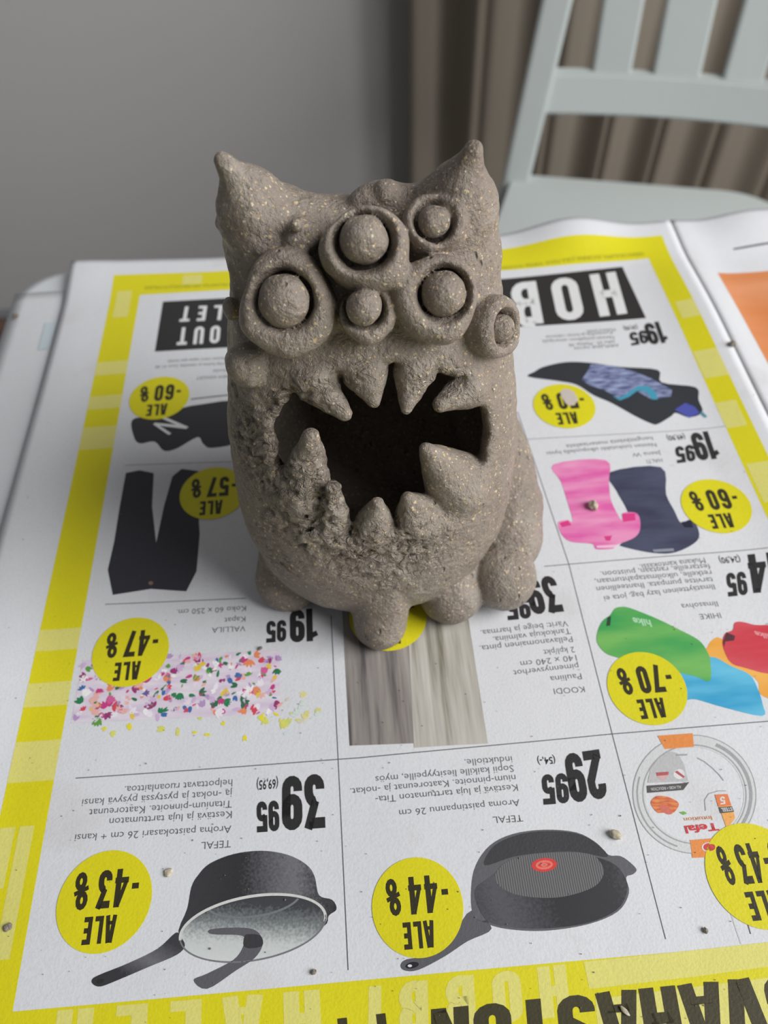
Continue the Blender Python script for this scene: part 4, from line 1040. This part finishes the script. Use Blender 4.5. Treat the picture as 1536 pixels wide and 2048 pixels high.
MB = A3(.01, .70, 0.0)        # foot of the figure on the paper
monster = empty('clay_monster', (MB[0] * H, MB[1] * H, T + 0.0020), 'unfired grey brown clay monster with many eyes and a wide toothed mouth', 'sculpture')
V, Q, LAB, NR = build_monster()
M_clay = clay_material()
def piece(name, sel, parent):
    q = Q[sel]; u, inv = np.unique(q, return_inverse=True); inv = inv.reshape(q.shape)
    me = bpy.data.meshes.new(name); me.vertices.add(len(u)); me.vertices.foreach_set('co', ((V[u] - MB) * H).astype(np.float32).ravel())
    me.loops.add(inv.size); me.loops.foreach_set('vertex_index', inv.astype(np.int32).ravel())
    me.polygons.add(len(q)); me.polygons.foreach_set('loop_start', np.arange(0, inv.size, 4, dtype=np.int32))
    me.update(calc_edges=True); me.validate(); smooth(me)
    at = me.attributes.new('worked', 'FLOAT', 'POINT'); at.data.foreach_set('value', rough_at(V[u]).astype(np.float32))
    me.normals_split_custom_set_from_vertices(NR[u])
    return link(name, me, M_clay, parent)
fl_ = LAB[Q[:, 0]]
piece('body', fl_ == 0, monster)
rings_ = {}; done = set()
for k, (nm, i, *_r) in enumerate(prims):
    key = (nm, i)
    if key in done: continue
    done.add(key)
    ids = [j + 1 for j, pr in enumerate(prims) if pr[0] == nm and pr[1] == i]
    sel = np.isin(fl_, ids)
    if sel.sum() < 12: continue
    o = piece(nm, sel, rings_.get(i, monster) if nm == 'eyeball' else monster)
    if nm == 'eye_ring': rings_[i] = o

# ------------------------------------------------------------------ bits of clay dropped on the paper
def crumb(px, py, r, label, seed, stretch=(1, .8, .6), pale=False):
    q = W2((px, py)); g_ = np.random.default_rng(seed)
    bm = bmesh.new(); bmesh.ops.create_icosphere(bm, subdivisions=3, radius=1.0)
    off = g_.random(3) * 20
    c = np.array([v.co[:] for v in bm.verts]); n_ = vnoise(c * 1.3 + off, seed) * .3 + vnoise(c * 3.1 + off, seed + 1) * .14
    for v, k in zip(bm.verts, n_): v.co = Vector((v.co.x * stretch[0], v.co.y * stretch[1], max(v.co.z, -.75) * stretch[2])) * (r * (1 + k))
    me = bpy.data.meshes.new('clay_crumb'); bm.to_mesh(me); bm.free(); smooth(me)
    o = link('clay_crumb', me, M_crumb if pale else M_clay); o.location = (q[0], q[1], T + zp(q[0], q[1]) + r * stretch[2] * .66 + LAY * 9); o.rotation_euler.z = seed * 1.3
    return tag(o, label, 'crumb', 'clay crumbs on the newspaper')
M_crumb = mat('dry_clay', lin(176, 166, 146), .8, .2); g = N(M_crumb); tc = g.n('ShaderNodeTexCoord'); nz = g.n('ShaderNodeTexNoise', i_Scale=900.0, i_Detail=4.0); g.l(tc.outputs['Object'], nz.inputs['Vector'])
g.l(g.ramp(nz.outputs[0], [(.3, lin(158, 146, 124)), (.7, lin(214, 206, 188))]), g.b.inputs['Base Color'])
crumb(1184, 1021, .0021, 'pale rounded clay crumb lying on the printed pink boot', 1, (1, .75, .7), True)
crumb(1229, 1675, .0016, 'knobbly clay crumb beside the rim of the printed frying pan', 2, (1, .7, .6), True)
crumb(340, 1748, .0011, 'small flat clay crumb between the minus 43 badge and the printed saucepan', 3, (1, .9, .35), True)
crumb(22, 1858, .0010, 'grey clay flake on the yellow border at the bottom left', 4, (.8, 1.1, .4))
crumb(629, 1946, .0007, 'tiny dark clay crumb below the printed saucepan handle', 5)
crumb(1407, 1864, .0007, 'tiny dark clay crumb right of the lower divider line end', 6)
crumb(37, 642, .0013, 'dark clay speck on the blank sheet at the far left', 7)
crumb(1456, 708, .0016, 'dark clay crumb in the fold beside the orange picture', 8)
crumb(1245, 2023, .0009, 'grey clay flake on a big dark headline letter', 9, (1.4, .6, .4), True)
crumb(523, 1303, .0007, 'dark clay speck at the top edge of the floral picture', 10)
# fine clay dust
def dust():
    bm = bmesh.new()
    for i in range(300):
        px, py = random.uniform(0, 1536), random.uniform(1250, 2048) if random.random() < .75 else random.uniform(700, 1300)
        if 440 < px < 1100 and py < 1330: continue
        q = W2((px, py))
        if q[0] < PX0 + .004 or q[0] > .45: continue
        r = random.uniform(.00008, .00022) * (1.6 if random.random() < .06 else 1)
        bmesh.ops.create_icosphere(bm, subdivisions=1, radius=r, matrix=Matrix.Translation((q[0], q[1], zp(q[0], q[1]) + LAY * 8 + r * .4)) @ Matrix.Rotation(random.random() * 6, 4, 'Z') @ Matrix.Diagonal((1, random.uniform(.5, 1), .6, 1)))
    me = bpy.data.meshes.new('clay_dust'); bm.to_mesh(me); bm.free()
    o = link('clay_dust', me, mat('clay_dust', lin(124, 114, 104), .8), news); o['kind'] = 'stuff'
dust()
